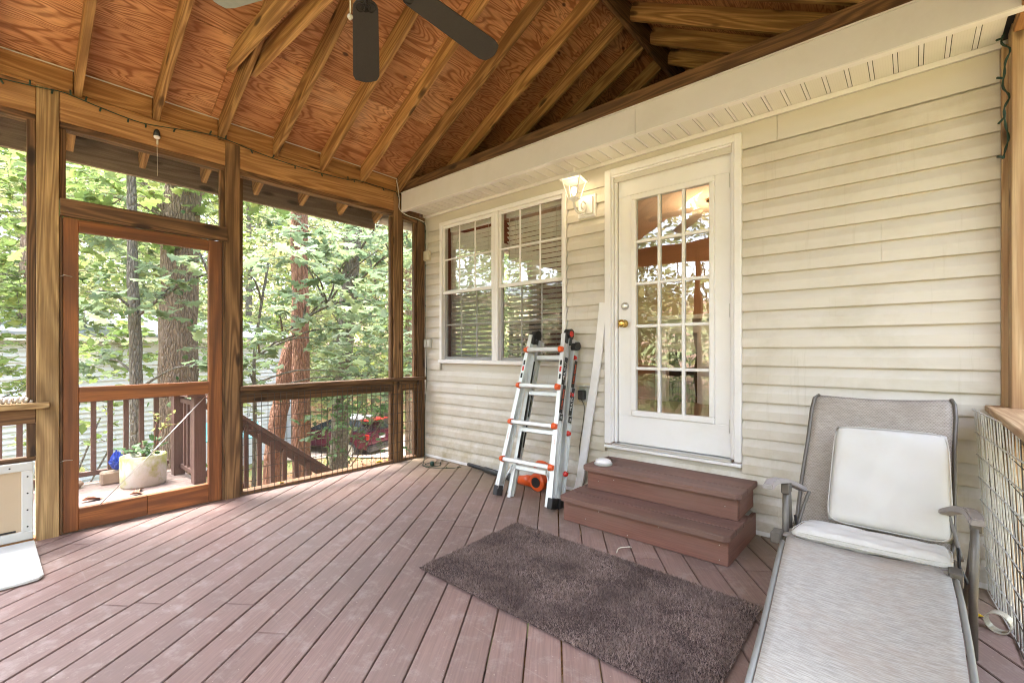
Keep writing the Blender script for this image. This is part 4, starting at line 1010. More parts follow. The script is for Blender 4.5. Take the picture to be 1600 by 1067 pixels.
def cushion(name, corners, th, lab, seedv):
    rr = random.Random(seedv); c_ = [Vector(p) for p in corners]; nrm = (c_[1]-c_[0]).cross(c_[3]-c_[0]).normalized(); n = 22; V = []; F = []
    for side in (1, -1):
        for j in range(n+1):
            for i in range(n+1):
                s_, t_ = i/n, j/n; su, tv = 2*s_-1, 2*t_-1
                # superellipse rounding of corners
                k = 1-.035*(abs(su)**6*abs(tv)**6); su2, tv2 = su*k, tv*k
                a, b = (su2+1)/2, (tv2+1)/2
                p = c_[0]*(1-a)*(1-b)+c_[1]*a*(1-b)+c_[2]*a*b+c_[3]*(1-a)*b
                e = (1-abs(su)**7)*(1-abs(tv)**7); h = th/2*(e**.35)
                wr = .0045*math.sin(6*su+3*tv+seedv)*math.sin(5*tv-2*su)+.0042*math.sin(24*tv+9*su*su+seedv)*abs(su)**4+.003*math.sin(20*su+4*tv)*abs(tv)**5+.0016*math.sin(11*su-9*tv+2*math.sin(4*su))
                V.append(p+nrm*side*(h+(wr if 0 < i < n and 0 < j < n else 0)))
    m = (n+1)**2
    for j in range(n):
        for i in range(n):
            q = (j*(n+1)+i, j*(n+1)+i+1, (j+1)*(n+1)+i+1, (j+1)*(n+1)+i); F.append(q); F.append(tuple(k+m for k in q[::-1]))
    me = mesh_from(name, V, F, 'cushion canvas', True); bm = bmesh.new(); bm.from_mesh(me); bmesh.ops.remove_doubles(bm, verts=bm.verts, dist=.0004); bmesh.ops.recalc_face_normals(bm, faces=bm.faces); bm.to_mesh(me); bm.free()
    me.polygons.foreach_set('use_smooth', [True]*len(me.polygons))
    me.update(); o = tag(link(name, me), lab, 'cushion'); ring = []
    for k in range(96):
        an = 2*PI*k/96; cx_, sy_ = math.cos(an), math.sin(an); q_ = (abs(cx_)**9+abs(sy_)**9)**(-1/9); a, b = (1+cx_*q_*.992)/2, (1+sy_*q_*.992)/2
        ring.append(c_[0]*(1-a)*(1-b)+c_[1]*a*(1-b)+c_[2]*a*b+c_[3]*(1-a)*b)
    for sgn_ in (1, -1): tobj('piping', [p+nrm*sgn_*th*.16 for p in ring+ring[:2]], .0022, 'cushion canvas', o, 6)
    return o
cushion('back_cushion', [(3.715, -.575, .352), (4.158, -.575, .352), (4.148, -.375, .782), (3.73, -.365, .778)], .05, 'square off-white cushion propped upright against the chaise back', 2)
cushion('seat_cushion', [(3.60, -.79, .330), (4.145, -.785, .334), (4.15, -.58, .325), (3.63, -.58, .325)], .055, 'off-white seat cushion lying flat on the chaise', 5)

# loose welded wire panel by the right wall
mp_ = thing('wire_panel', (4.31, -.4, 0), 'loose galvanised wire fence panel standing by the right rail behind the chaise', 'wire panel')
eu = Vector((.06, -.7, 0)).normalized(); ev = Vector((-.05, 0, .885)).normalized()
o = wiremesh(mp_, (4.302, -.045, .01), eu, ev, 26, 8, .045, .108, .0032, 'galvanised wire', 'wires')
eu2 = Vector((.02, -.7, 0)).normalized()
o = wiremesh(mp_, (4.325, -.05, .01), eu2, Vector((-.03, 0, .86)).normalized(), 14, 8, .06, .105, .0022, 'rusty brown wire', 'wires')

# tape roll
G = Geo(); n = 28; V = []; F = []
for x in (0, 1):
    for r in (.037, .041):
        for k in range(n): V.append((x*.045-.0225, r*math.cos(2*PI*k/n), r*math.sin(2*PI*k/n)))
for k in range(n):
    k2 = (k+1) % n; F += [(k, k2, 2*n+k2, 2*n+k), (n+k, n+k2, 3*n+k2, 3*n+k), (k, k2, n+k2, n+k), (2*n+k, 2*n+k2, 3*n+k2, 3*n+k)]
o = G.add((V, F)).obj('tape_roll', 'clear tape'); WM[o.name] = Matrix.Translation((4.295, -.46, .041)) @ Matrix.Rotation(math.radians(70), 4, 'Z'); o.matrix_local = WM[o.name]
tag(o, 'clear packing tape roll on its edge on the deck by the wire panel', 'tape roll')

# left: white plastic panel on the floor, rope on the rail
poly = [(.0, -3.0), (.64, -3.0), (.675, -3.02), (.685, -3.06), (.685, -3.55), (.0, -3.55)]
o = Geo().prism([(p[0]+.03, p[1]+.0) for p in poly], .014, Matrix.Translation((0, 0, .004))).obj('floor_panel', 'white panel plastic', None, False, Matrix.Translation((.3, -3.2, 0)), .003)
tag(o, 'thin white plastic panel lying on the deck below the pet door', 'panel')
Geo().box((.25, .56), (-3.16, -3.157), (.018, .0195)).obj('score_line', 'grey plastic', o)
G = Geo(); pts = []
for k in range(90):
    t = k/89; y = -3.28+.27*t; pts.append((-.015+.013*math.cos(t*75), y, .858+.012*math.sin(t*75)))
o = G.tube(pts, .008, 6).obj('rope', 'stone pot rope', None, True); tag(o, 'thick twisted off-white rope lying on the left sill cap', 'rope')

# string lights along the beam, up the corner, and on the right post
pts = [(-3.6, 2.74), (-3.3, 2.72), (-3.138, 2.741), (-2.992, 2.756), (-2.877, 2.772), (-2.788, 2.76), (-2.696, 2.746), (-2.523, 2.726), (-2.404, 2.735), (-2.114, 2.785), (-1.969, 2.79), (-1.744, 2.763), (-1.537, 2.749), (-1.268, 2.747), (-.944, 2.762), (-.845, 2.786), (-.41, 2.786)]
sl = thing('string_lights', (.01, -2, 2.75), 'dark green string lights draped along the beam over the screen door', 'string lights')
pts3 = [(.012, a, b) for a, b in pts]; sm_ = smoothpts(pts3, 5)
tobj('wire', sm_, .0035, 'green cable', sl, 6)
for i in range(2, len(sm_)-1, 4):
    p = sm_[i]; d = random.choice((-1, 1)); tobj('bulb_socket', [p, p+Vector((.01, random.uniform(-.012, .012), d*.028))], .005, 'green cable', sl, 6)
sl2 = thing('string_lights', (0, -.02, 1.5), 'dark green string lights running down the wall corner to a coil on the deck', 'string lights')
c2 = [(.012, -.41, 2.786), (.014, -.36, 2.70), (.01, -.30, 2.60), (.008, -.2, 2.56), (.006, -.06, 2.54), (.004, -.024, 2.45), (.004, -.024, 1.9), (.004, -.022, 1.3), (.03, -.03, .9), (.01, -.035, .5), (.012, -.04, .1), (.03, -.06, .012), (.2, -.2, .006), (.35, -.32, .006), (.45, -.22, .006), (.38, -.13, .006), (.28, -.2, .006), (.4, -.33, .007), (.6, -.2, .006), (.66, -.1, .006)]
sm_ = smoothpts(c2, 7); tobj('wire', sm_, .003, 'green cable', sl2, 6)
for i in range(30, len(sm_)-1, 5):
    p = sm_[i]; tobj('bulb_socket', [p, p+Vector((.018, -.012, .012))], .0045, 'green cable', sl2, 6)
Geo().lathe([(.02, 0), (.022, .02), (.016, .04)], (.385, -.24, .004), 10).obj('plug', 'green cable', sl2, True)
sl3 = thing('string_lights', (4.36, -.15, 2.3), 'tangled green string lights hanging down the right post', 'string lights')
kk = [(4.350+.012*math.sin(i*2.3), -.10+.028*math.sin(i*1.7)-.002*i, 2.95-.07*i) for i in range(14)]
sm_ = smoothpts(kk, 5); tobj('wire', sm_, .003, 'green cable', sl3, 6); tobj('wire', [p+Vector((.005*math.sin(i*.9), .006*math.cos(i*.9), 0)) for i, p in enumerate(sm_)], .003, 'green cable', sl3, 6)
for i in (9, 24, 38, 52, 64):
    p = sm_[i]; tobj('bulb_socket', [p, p+Vector((-.018, random.uniform(-.02, .02), random.uniform(-.02, .02)))], .005, 'green cable', sl3, 6)
# white cable along the blocking and down to the junction box
wc = Geo().tube(smoothpts([(-.016, -3.9, 2.938), (-.016, -2.9, 2.938), (-.016, -1.5, 2.938), (-.016, -.45, 2.936), (.008, -.40, 2.90), (.015, -.372, 2.72), (.016, -.37, 2.62), (.018, -.28, 2.575), (.012, -.12, 2.565), (.02, -.03, 2.53), (.03, -.022, 2.4), (.035, -.028, 2.235)], 7), .0045, 6).obj('cable', 'white cable', None, True)
tag(wc, 'white cable along the roof edge and down to the junction box', 'cable')
# bulb socket hanging from the beam with its pull string
bs = thing('hanging_bulb', (.03, -2.403, 2.70), 'small black socket with white bulb and string hanging from the beam above the screen door', 'light bulb')
Geo().lathe([(.004, .05), (.012, .045), (.018, .03), (.021, 0)], (.03, -2.403, 2.655), 16).obj('socket', 'black plastic', bs, True)
Geo().lathe([(.020, 0), (.019, -.01), (.012, -.016), (.003, -.018)], (.03, -2.403, 2.655), 16).obj('bulb', 'white door paint', bs, True)
tobj('string', smoothpts([(.03, -2.403, 2.635), (.031, -2.401, 2.5), (.03, -2.40, 2.38)], 4), .0018, 'twine', bs, 4)
tobj('tassel', [(.03, -2.40, 2.635), (.03, -2.40, 2.60)], .006, 'twine', bs, 6)

# ------------------------------------------------------------------ outer landing, railing, stair
LZ = -.03; K = 'brown painted rail'
land = struct('landing_floor')
x = -.15
while x > -1.45:
    ab('board', (x-.134, x), (-4.5, -1.9), (LZ-.03, LZ+random.uniform(-.001, .001)), 'landing board wood', land, .003); x -= .14
ab('rim_joist', (-1.60, -1.56), (-4.5, -1.9), (LZ-.25, LZ-.002), K, land)
# far railing
rl = thing('landing_railing', (-1.5, -3.2, LZ), 'brown painted railing along the far side of the outer landing', 'railing')
ab('bottom_rail', (-1.52, -1.48), (-4.5, -2.0), (.045, .085), K, rl); ab('top_rail', (-1.52, -1.48), (-4.5, -2.0), (.70, .74), K, rl); ab('cap', (-1.57, -1.43), (-4.5, -1.9), (.74, .775), K, rl)
v = -2.10
while v > -4.45:
    ab('baluster', (-1.518, -1.482), (v-.018, v+.018), (.085, .70), K, rl, .001); v -= .113
rl2 = thing('landing_railing', (-1.1, -1.93, LZ), 'short brown railing closing the end of the landing by the stair head', 'railing')
ab('post', (-1.36, -1.27), (-2.01, -1.92), (LZ, .74), K, rl2); ab('post', (-1.52, -1.43), (-1.98, -1.9), (LZ, .735), K, rl2)
ab('bottom_rail', (-1.27, -.86), (-1.96, -1.92), (.035, .075), K, rl2); ab('top_rail', (-1.27, -.86), (-1.96, -1.92), (.66, .70), K, rl2); ab('cap', (-1.41, -.76), (-2.03, -1.89), (.745, .78), K, rl2)
for x in (-1.17, -1.06, -.95): ab('baluster', (x-.018, x+.018), (-1.958, -1.922), (.075, .66), K, rl2, .001)
ab('newel_post', (-.86, -.77), (-1.975, -1.885), (LZ, .742), K, rl2)
# stair going down beside the porch
stair = thing('outer_stair', (-.45, -1.2, -1), 'brown wooden stair with sloped railing descending outside the wire mesh bay', 'stairs')
m_ = .775; HY0 = -1.87
def rz_(v): return .775-m_*(v-HY0)-.03
lumber('handrail', (-.80, HY0, rz_(HY0)), (-.80, .55, rz_(.55)), .11, .035, K, stair)
lumber('top_rail', (-.80, HY0, rz_(HY0)-.07), (-.80, .55, rz_(.55)-.07), .04, .085, K, stair); lumber('bottom_rail', (-.80, HY0, rz_(HY0)-.68), (-.80, .55, rz_(.55)-.68), .04, .085, K, stair)
v = HY0+.08
while v < .5:
    ab('baluster', (-.79, -.755), (v-.018, v+.018), (rz_(v)-.72, rz_(v)-.06), K, stair, .001); v += .118
for ux in (-.86, -.18): lumber('stringer', (ux, -1.86, -.12), (ux, .5, -.12-m_*2.36), .04, .25, K, stair)
for i in range(1, 10): 
    v = -1.86+i*.245; z_ = LZ-i*.19; ab('tread', (-.88, -.16), (v-.02, v+.25), (z_-.035, z_), K, stair, .003)
ab('post', (-.86, -.77), (.5, .59), (-2.2, rz_(.55)+.05), K, stair)
# back landing railing section seen left (continues past the frame)

# planter with plants
pt = thing('planter', (-1.12, -2.265, LZ), 'oval whitewashed concrete planter with green moss standing on the landing', 'planter')
Geo().lathe([(.136, 0), (.142, .02), (.146, .26), (.14, .268), (.125, .268), (.12, .235)], (-1.12, -2.265, LZ), 36, 1.0, 1.15).obj('pot', 'mossy concrete', pt, True)
Geo().lathe([(.12, .225), (.08, .245), (.02, .25)], (-1.12, -2.265, LZ), 24, 1, 1.15).obj('soil', 'planter soil', pt, True)
tobj('stump', [(-1.10, -2.27, .20), (-1.11, -2.265, .36)], .014, 'brown bark', pt, 8)
# crumpled blue bag
bm = bmesh.new(); bmesh.ops.create_icosphere(bm, subdivisions=4, radius=1)
for v in bm.verts:
    d = v.co.normalized(); n_ = sum(math.sin(d.dot(Vector(q))*f+p)*a for q, f, p, a in (((.9,.3,.4), 7, 0, .12), ((.2,.8,-.5), 11, 1, .10), ((-.5,.5,.7), 17, 2, .07), ((.6,-.6,.5), 26, 3, .045)))
    h = (d.z+1)/2; r = (1+n_)*(1-.62*h*h); v.co = Vector((d.x*r*.055, d.y*r*.055, max(0, (h**.8)*.17*(1+n_*.6))))
me = bpy.data.meshes.new('bag'); bm.to_mesh(me); bm.free(); me.materials.append(MATS['blue plastic bag'])
o = link('plastic_bag', me, None, None, Matrix.Translation((-1.38, -2.41, LZ+.112)) @ Matrix.Rotation(.4, 4, 'Z')); tag(o, 'crumpled bright blue plastic bag left of the planter by the balusters', 'bag')
sb = thing('stone_block', (-1.36, -2.5, LZ), 'low tan stone block under the blue bag', 'stone')
ab('block', (-1.45, -1.34), (-2.52, -2.36), (LZ, LZ+.11), 'sandstone', sb, .012)
for i, (x, y) in enumerate(((-1.40, -2.78), (-1.41, -2.68), (-1.36, -2.72))):
    bm = bmesh.new(); bmesh.ops.create_icosphere(bm, subdivisions=2, radius=1)
    for v in bm.verts:
        f = 1+.18*math.sin(v.co.x*4+i)+.15*math.sin(v.co.y*5+v.co.z*3+i*2); v.co = Vector((v.co.x*f*.05, v.co.y*f*.045, v.co.z*f*.035))
    me = bpy.data.meshes.new('rock'); bm.to_mesh(me); bm.free(); me.materials.append(MATS['sandstone'])
    o = link('rock', me, None, None, Matrix.Translation((x, y, LZ+.03))); tag(o, ('rounded tan rock, largest, at the foot of the far landing rail', 'tan rock beside the blue bag block on the landing', 'small tan rock in front of the other landing rocks')[i], 'rock')

# ------------------------------------------------------------------ leaves
HALF = [(0, 0), (.10, .04), (.16, .20), (.10, .26), (.30, .42), (.22, .50), (.18, .52), (.40, .68), (.26, .76), (.16, .78), (.18, .92), (0, 1.05)]
def leaf_template(kind):
    if kind == 'oak':
        rgt = [(x, y, -.25*x+.04*math.sin(y*6)) for x, y in HALF]; n = len(rgt); lft = [(-x, y, -.25*x+.04*math.sin(y*6)) for x, y, _ in rgt[1:-1]]
        V = rgt+lft; F = [tuple(range(n)), tuple([0]+list(range(n, n+n-2))+[n-1])[::-1]]
        return np.array(V)-np.array([0, 0, 0]), F
    if kind == 'broad':
        V = [(0, 0, 0), (.28, .25, -.06), (.34, .55, -.08), (.14, .85, -.05), (0, 1.05, -.1), (-.14, .85, -.05), (-.34, .55, -.08), (-.28, .25, -.06)]
        return np.array(V), [(0, 1, 2, 3, 4), (0, 4, 5, 6, 7)]
    V = [(0, 0, 0), (.3, .5, -.06), (0, 1, 0), (-.3, .5, -.06)]; return np.array(V), [(0, 1, 2, 3)]
def rotmats(nrm, dirv):
    Z = nrm/np.linalg.norm(nrm, axis=1, keepdims=True); Y = dirv-(dirv*Z).sum(1, keepdims=True)*Z; Y /= np.linalg.norm(Y, axis=1, keepdims=True)+1e-9; X = np.cross(Y, Z); return np.stack([X, Y, Z], 2)
def leaves_mesh(name, pos, dirv, nrm, size, kind, mat, tint):
    T, F = leaf_template(kind); Rm = rotmats(nrm, dirv); V = np.einsum('kij,nj->kni', Rm, T)*size[:, None, None]+pos[:, None, :]
    return fast_mesh(name, V, len(T), mat, tint, False, F)
def spray(clusters, twigs, per, size, flat=.45, droop=.25, rs=None):
    """leaf sprays: clusters (x,y,z,r); returns arrays + twig polylines"""
    rs = rs or rng; P_, D_, N_, S_, T_ = [], [], [], [], []; tw = []
    for (cx, cy, cz, cr) in clusters:
        nt_ = max(3, int(twigs*cr*cr)); 
        for _ in range(nt_):
            d = rs.normal(size=3); d[2] *= flat; d /= np.linalg.norm(d); st_ = np.array([cx, cy, cz])+rs.normal(size=3)*cr*.42
            L = cr*rs.uniform(.35, .75); end = st_+d*L-np.array([0, 0, droop*L]); tw.append((st_, end)); tt0 = rs.random()
            for k in range(per):
                t = .25+.75*(k+rs.random()*.6)/per; p = st_+(end-st_)*t
                sd_ = np.cross(d, [0, 0, 1.]); sd_ /= np.linalg.norm(sd_)+1e-9; dv = d*rs.uniform(.2, 1)+sd_*(1 if k % 2 else -1)*rs.uniform(.5, 1.2)+np.array([0, 0, rs.uniform(-.7, .15)])
                nn_ = np.array([0, 0, 1.])+rs.normal(size=3)*.42
                P_.append(p); D_.append(dv); N_.append(nn_); S_.append(size*(.5+1.1*rs.random()**1.4)); T_.append(min(1, max(0, tt0*.45+rs.random()*.55)))
    return np.array(P_), np.array(D_), np.array(N_), np.array(S_), np.array(T_), tw
def trunk_geo(pts, r0, r1, n=12, seed=0, bumps=.06):
    pts = smoothpts(pts, 6); V, F = tube_data(pts, [r0+(r1-r0)*i/(len(pts)-1) for i in range(len(pts))], n); rr = random.Random(seed)
    out = []
    for i, v in enumerate(V):
        c_ = pts[i//n]; d = v-c_; out.append(c_+d*(1+bumps*math.sin(i*2.1+seed)+bumps*rr.uniform(-1, 1)))
    return out, F
def tree(name, label, trunks, clusters, leaf='oak', mat='oak leaves', bark_='brown bark', twigs=60, per=7, size=.13, flat=.45, group=None, ivy=0, rseed=1, twigr=.004):
    b = trunks[0][0][0]; t = thing(name, b, label, 'tree', group)
    rs = np.random.default_rng(rseed)
    for i, (pts, r0, r1) in enumerate(trunks):
        Geo().add(trunk_geo(pts, r0, r1, 14 if r0 > .1 else 8, rseed+i)).obj('trunk' if i == 0 else 'limb', bark_, t, True, Matrix.Translation(Vector(pts[0])))
    if clusters:
        P_, D_, N_, S_, T_, tw = spray(clusters, twigs, per, size, flat, rs=rs)
        o = link('crown', leaves_mesh('crown', P_, D_, N_, S_, leaf, mat, T_), None, t, Matrix())
        G = Geo(); tp = [Vector(q) for q in trunks[0][0]]
        for k, (a, b2) in enumerate(tw): G.add(tube_data([a, (Vector(a)+Vector(b2))/2+Vector((0, 0, .01)), b2], [twigr, twigr*.8, twigr*.3], 4, False))
        for (cx, cy, cz, cr) in clusters:        # branch from nearest trunk point below
            c_ = Vector((cx, cy, cz)); q = min((p for tr in trunks for p in smoothpts(tr[0], 6)), key=lambda p: (p-c_).length+max(0, p.z-c_.z+.2)*2)
            G.add(tube_data(smoothpts([q, q.lerp(c_, .5)+Vector((0, 0, .12)), c_], 4), [.02-.0018*i for i in range(9)], 5, False))
        G.obj('twigs', bark_, t, True)['kind'] = 'stuff'
    if ivy:
        P_, D_, N_, S_, T_ = [], [], [], [], []
        pts = smoothpts(trunks[0][0], 10)
        for k in range(ivy):
            i = rs.integers(0, int(len(pts)*.8)); p = pts[i]; a = rs.uniform(0, 2*PI); rr = trunks[0][1]*rs.uniform(1.0, 1.35); d = np.array([math.cos(a), math.sin(a), 0])
            P_.append(np.array(p)+d*rr+np.array([0, 0, rs.uniform(-.15, .15)])); D_.append(np.array([rs.normal()*.5, rs.normal()*.5, -1.])); N_.append(d+rs.normal(size=3)*.35); S_.append(rs.uniform(.05, .11)); T_.append(rs.random())
        o = link('ivy', leaves_mesh('ivy', np.array(P_), np.array(D_), np.array(N_), np.array(S_), 'broad', 'ivy leaves', np.array(T_)), None, t); o['kind'] = 'stuff'
    return t
def gz(x, y): return ground_z(x, y)-.1

CL_OAKMID = [(-2.57, -0.54, 1.66, 0.43), (-2.13, 0.76, 2.68, 0.61), (-2.06, 0.65, 0.77, 0.43), (-2.93, -0.23, 2.67, 0.54), (-2.57, 0.36, 1.89, 0.61), (-2.95, 0.41, 1.31, 0.51), (-1.71, 0.5, 1.87, 0.5), (-4.19, -0.45, 0.84, 0.6), (-3.44, -0.61, 2.28, 0.49), (-1.8, -0.42, 2.17, 0.5), (-2.6, 0.81, 1.47, 0.46), (-2.54, 0.57, 2.69, 0.5), (-2.58, -0.82, 1.27, 0.47), (-1.78, 0.04, 0.86, 0.59), (-3.33, 0.25, 1.88, 0.44)]
CL_OAKLEFT = [(-3.54, -1.78, 1.7, 0.46), (-4.8, -2.02, 2.9, 0.5), (-4.44, -2.15, 1.0, 0.44), (-2.95, -1.52, 2.55, 0.45), (-3.5, -2.38, 1.86, 0.52), (-2.46, -1.33, 0.98, 0.54), (-4.15, -1.81, 2.25, 0.51), (-3.38, -1.39, 1.97, 0.41)]
CL_OAKRIGHT = [(-3.06, 2.17, 3.19, 0.79), (-5.15, 2.01, 0.47, 0.67), (-5.37, 1.5, 3.12, 0.66), (-2.95, 2.27, 0.73, 0.79), (-3.95, 1.46, 1.77, 0.65), (-4.29, 3.08, 2.55, 0.61), (-5.17, 1.9, 4.11, 0.8), (-5.29, 2.54, 3.19, 0.7), (-4.29, 0.87, 2.03, 0.56), (-3.02, 1.63, 1.84, 0.66), (-4.09, 1.92, 1.09, 0.67), (-3.92, 1.8, 3.51, 0.52), (-5.67, 1.77, 1.33, 0.72), (-5.12, 0.96, 3.63, 0.8), (-3.05, 1.56, 3.64, 0.59)]
CL_BIGTOP = [(-4.58, -1.13, 3.82, 0.54), (-4.8, -2.39, 3.34, 0.79), (-3.34, -0.46, 4.38, 0.72), (-4.16, -1.98, 3.9, 0.72), (-4.52, -0.24, 3.7, 0.79), (-4.19, -1.87, 3.17, 0.77), (-5.33, -1.42, 3.98, 0.53), (-3.68, -1.34, 4.16, 0.59), (-5.16, -1.53, 4.56, 0.71), (-3.21, -1.04, 3.63, 0.77), (-6.71, -1.73, 4.18, 0.63), (-7.12, -1.75, 3.73, 0.63), (-3.52, -0.75, 4.11, 0.54), (-5.61, -2.32, 4.21, 0.52), (-3.9, -0.57, 3.77, 0.71), (-4.71, 0.1, 4.61, 0.72)]
CL_LEFT = [(-7.58, -2.58, 1.82, 0.75), (-8.51, -3.42, 3.58, 0.66), (-8.07, -2.68, 4.91, 0.7), (-5.95, -3.69, 0.72, 0.56), (-7.71, -2.48, 0.57, 0.7), (-6.86, -3.54, 1.92, 0.52), (-9.62, -3.94, 4.58, 0.57), (-7.72, -3.5, 1.2, 0.52), (-7.04, -2.59, 3.42, 0.55), (-6.39, -3.07, 0.77, 0.68), (-6.63, -3.26, 4.04, 0.62), (-6.59, -3.24, 2.4, 0.67), (-8.15, -3.02, 2.14, 0.58), (-8.88, -3.75, 3.13, 0.59), (-6.7, -2.68, 2.31, 0.53), (-7.42, -2.92, 3.94, 0.64)]
CL_FARLEFT = [(-13.77, -1.95, 3.67, 0.99), (-12.97, -0.02, 6.96, 1.08), (-14.62, -2.83, 6.7, 1.0), (-14.27, -2.42, 1.19, 1.02), (-10.27, -0.84, 1.29, 1.11), (-16.98, -3.27, 3.72, 1.21), (-12.39, -0.51, 3.33, 1.09), (-14.55, -3.54, 1.85, 1.15), (-13.08, -0.9, 5.48, 1.18), (-14.15, -3.43, 4.99, 0.94), (-13.48, -1.58, 1.29, 1.05), (-14.36, -1.69, 6.76, 1.27), (-13.6, -2.34, 2.43, 0.97), (-10.92, -0.47, 4.66, 1.23), (-15.81, -2.65, 4.26, 0.92), (-13.38, -1.23, 2.28, 0.94)]
CL_TOPR = [(-7.47, 5.48, 5.8, 1.29), (-11.57, 2.32, 4.01, 1.23), (-7.35, 2.7, 4.02, 1.26), (-7.7, 4.71, 3.76, 0.93), (-9.0, 4.12, 6.35, 1.24), (-11.17, 2.94, 6.66, 1.15), (-9.53, 2.66, 4.87, 1.14), (-4.92, 4.17, 3.97, 1.16), (-7.66, 1.81, 3.34, 1.22), (-9.1, 4.96, 5.6, 1.13)]
CL_LOWL = [(-3.96, -2.39, 0.52, 0.3), (-4.74, -2.62, -0.08, 0.43), (-4.56, -1.99, -0.17, 0.34), (-4.94, -2.07, 0.17, 0.33), (-4.88, -2.67, 0.34, 0.38)]
CL_SHRUB = [(-4.58, 1.83, -0.26, 0.35), (-3.69, 1.88, 0.15, 0.36), (-4.59, 1.55, 0.47, 0.44), (-3.82, 0.82, -0.28, 0.5), (-4.66, 1.26, 0.08, 0.45), (-2.92, 1.37, -0.06, 0.48), (-3.52, 1.44, 0.06, 0.48), (-4.64, 1.65, 0.01, 0.4), (-3.19, 1.2, 0.44, 0.38)]
CL_MIDBACK = [(-9.35, 6.15, 2.46, 0.92), (-13.31, 2.07, 3.83, 0.86), (-10.9, 1.79, 0.83, 0.93), (-10.59, 4.73, 3.02, 1.13), (-8.84, 3.63, 0.84, 1.01), (-9.75, 2.67, 3.27, 0.99), (-9.12, 5.95, 0.65, 1.11), (-12.79, 1.66, 1.97, 1.16), (-9.23, 2.1, 1.95, 0.81)]

tree('oak_tree', 'large rough trunked tree rising behind the screen door opening, wrapped in dry vines',
     [([(-4.36, -1.28, gz(-4.4, -1.2)), (-4.38, -1.25, -.6), (-4.39, -1.244, 1.16), (-4.40, -1.2, 3.0), (-4.43, -1.145, 4.6), (-4.5, -1.0, 7.5)], .275, .2), ([(-4.4, -1.2, 3.4), (-4.2, -.8, 4.2), (-3.7, -.2, 5.0)], .07, .03), ([(-4.4, -1.2, 3.0), (-4.6, -1.9, 3.9), (-4.7, -2.6, 4.4)], .06, .02)],
     CL_BIGTOP, 'oak', 'light green leaves', 'ivy grown bark', 42, 7, .15, rseed=11, ivy=60)
tree('young_oak', 'slender grey trunked young oak with broad lobed leaves behind the screen door glass line',
     [([(-3.58, -1.9, gz(-3.6, -1.9)), (-3.6, -1.88, 0), (-3.609, -1.891, 1.16), (-3.63, -1.92, 2.2), (-3.65, -1.93, 3.6)], .085, .05), ([(-3.6, -1.89, 1.6), (-3.3, -1.5, 2.0), (-3.0, -1.2, 2.2)], .025, .01)],
     CL_OAKLEFT, 'oak', 'oak leaves', 'grey bark', 36, 7, .16, rseed=12)
tree('young_oak', 'leafy oak sapling filling the open bay between the door post and the corner post',
     [([(-4.1, -.3, gz(-4, -.3)), (-4.06, -.29, 0), (-4.05, -.29, 1.16), (-4.0, -.1, 2.6)], .035, .02), ([(-4.05, -.29, 1.0), (-3.6, .2, 1.6), (-3.2, .5, 1.9)], .018, .008)],
     CL_OAKMID, 'oak', 'oak leaves', 'grey bark', 37, 7, .165, rseed=13)
tree('cedar_tree', 'straight tall reddish brown trunk seen through the wire mesh bay',
     [([(-4.97, .9, gz(-5, .9)), (-4.98, .89, -.5), (-4.991, .883, 1.16), (-5.0, .87, 3), (-5.01, .866, 6.5)], .185, .13)], None, bark_='red cedar bark', rseed=14)
tree('cedar_tree', 'leaning reddish trunk left of the straight reddish trunk, bending near its middle',
     [([(-5.72, .60, gz(-5.7, .6)), (-5.701, .664, -.8), (-5.70, .82, .2), (-5.69, .937, .99), (-5.62, 1.2, 1.9), (-5.66, 1.12, 3), (-5.642, 1.112, 4.05), (-5.6, 1.1, 6.5)], .17, .12)], None, bark_='red cedar bark', rseed=15)
tree('ivy_covered_tree', 'dark trunk with green ivy climbing its base near the parked car',
     [([(-5.85, 2.1, gz(-5.8, 2.1)), (-5.832, 2.139, -1.07), (-5.76, 2.2, .8), (-5.634, 2.311, 3.01), (-5.50, 2.43, 5.05), (-5.3, 2.6, 8)], .215, .15), ([(-5.7, 2.25, 2.4), (-5.0, 2.6, 3.1), (-4.2, 3.0, 3.5)], .03, .012), ([(-5.65, 2.3, 3.0), (-4.9, 2.3, 3.6), (-4.0, 2.6, 4.4)], .035, .012)],
     CL_OAKRIGHT, 'oak', 'oak leaves', 'grey bark', 32, 7, .16, ivy=420, rseed=16)
tree('birch_tree', 'yellow-green leafed tree beyond the left screened bay',
     [([(-6.95, -3.5, gz(-7, -3.5)), (-6.95, -3.47, 1.16), (-6.8, -3.4, 4), (-6.6, -3.2, 7)], .10, .06)],
     CL_LEFT, 'broad', 'light green leaves', 'grey bark', 75, 8, .12, rseed=17)
tree('tall_tree', 'straight thin dark trunk standing far beyond the left screened bay',
     [([(-13.5, -2.5, gz(-13.5, -2.5)), (-13.445, -2.484, 1.16), (-13.28, -2.34, 6.9), (-13.2, -2.2, 11)], .15, .10)],
     CL_FARLEFT, 'broad', 'light green leaves', 'brown bark', 60, 8, .15, rseed=18)
tree('tall_tree', 'tall tree with sparse top leaves beyond the ivy covered trunk',
     [([(-9.15, 6.54, gz(-9.2, 6.5)), (-9.15, 6.5, 1.16), (-9.0, 6.4, 9)], .14, .09)],
     CL_TOPR, 'broad', 'far leaves', 'brown bark', 55, 8, .14, rseed=19)
tree('tall_tree', 'mid distance tree between the oak sapling and the neighbouring house',
     [([(-12.5, 4.4, gz(-12.5, 4.4)), (-12.5, 4.3, 1.2), (-12.3, 4.2, 8)], .12, .08)],
     CL_MIDBACK, 'broad', 'light green leaves', 'grey bark', 55, 8, .14, rseed=20)
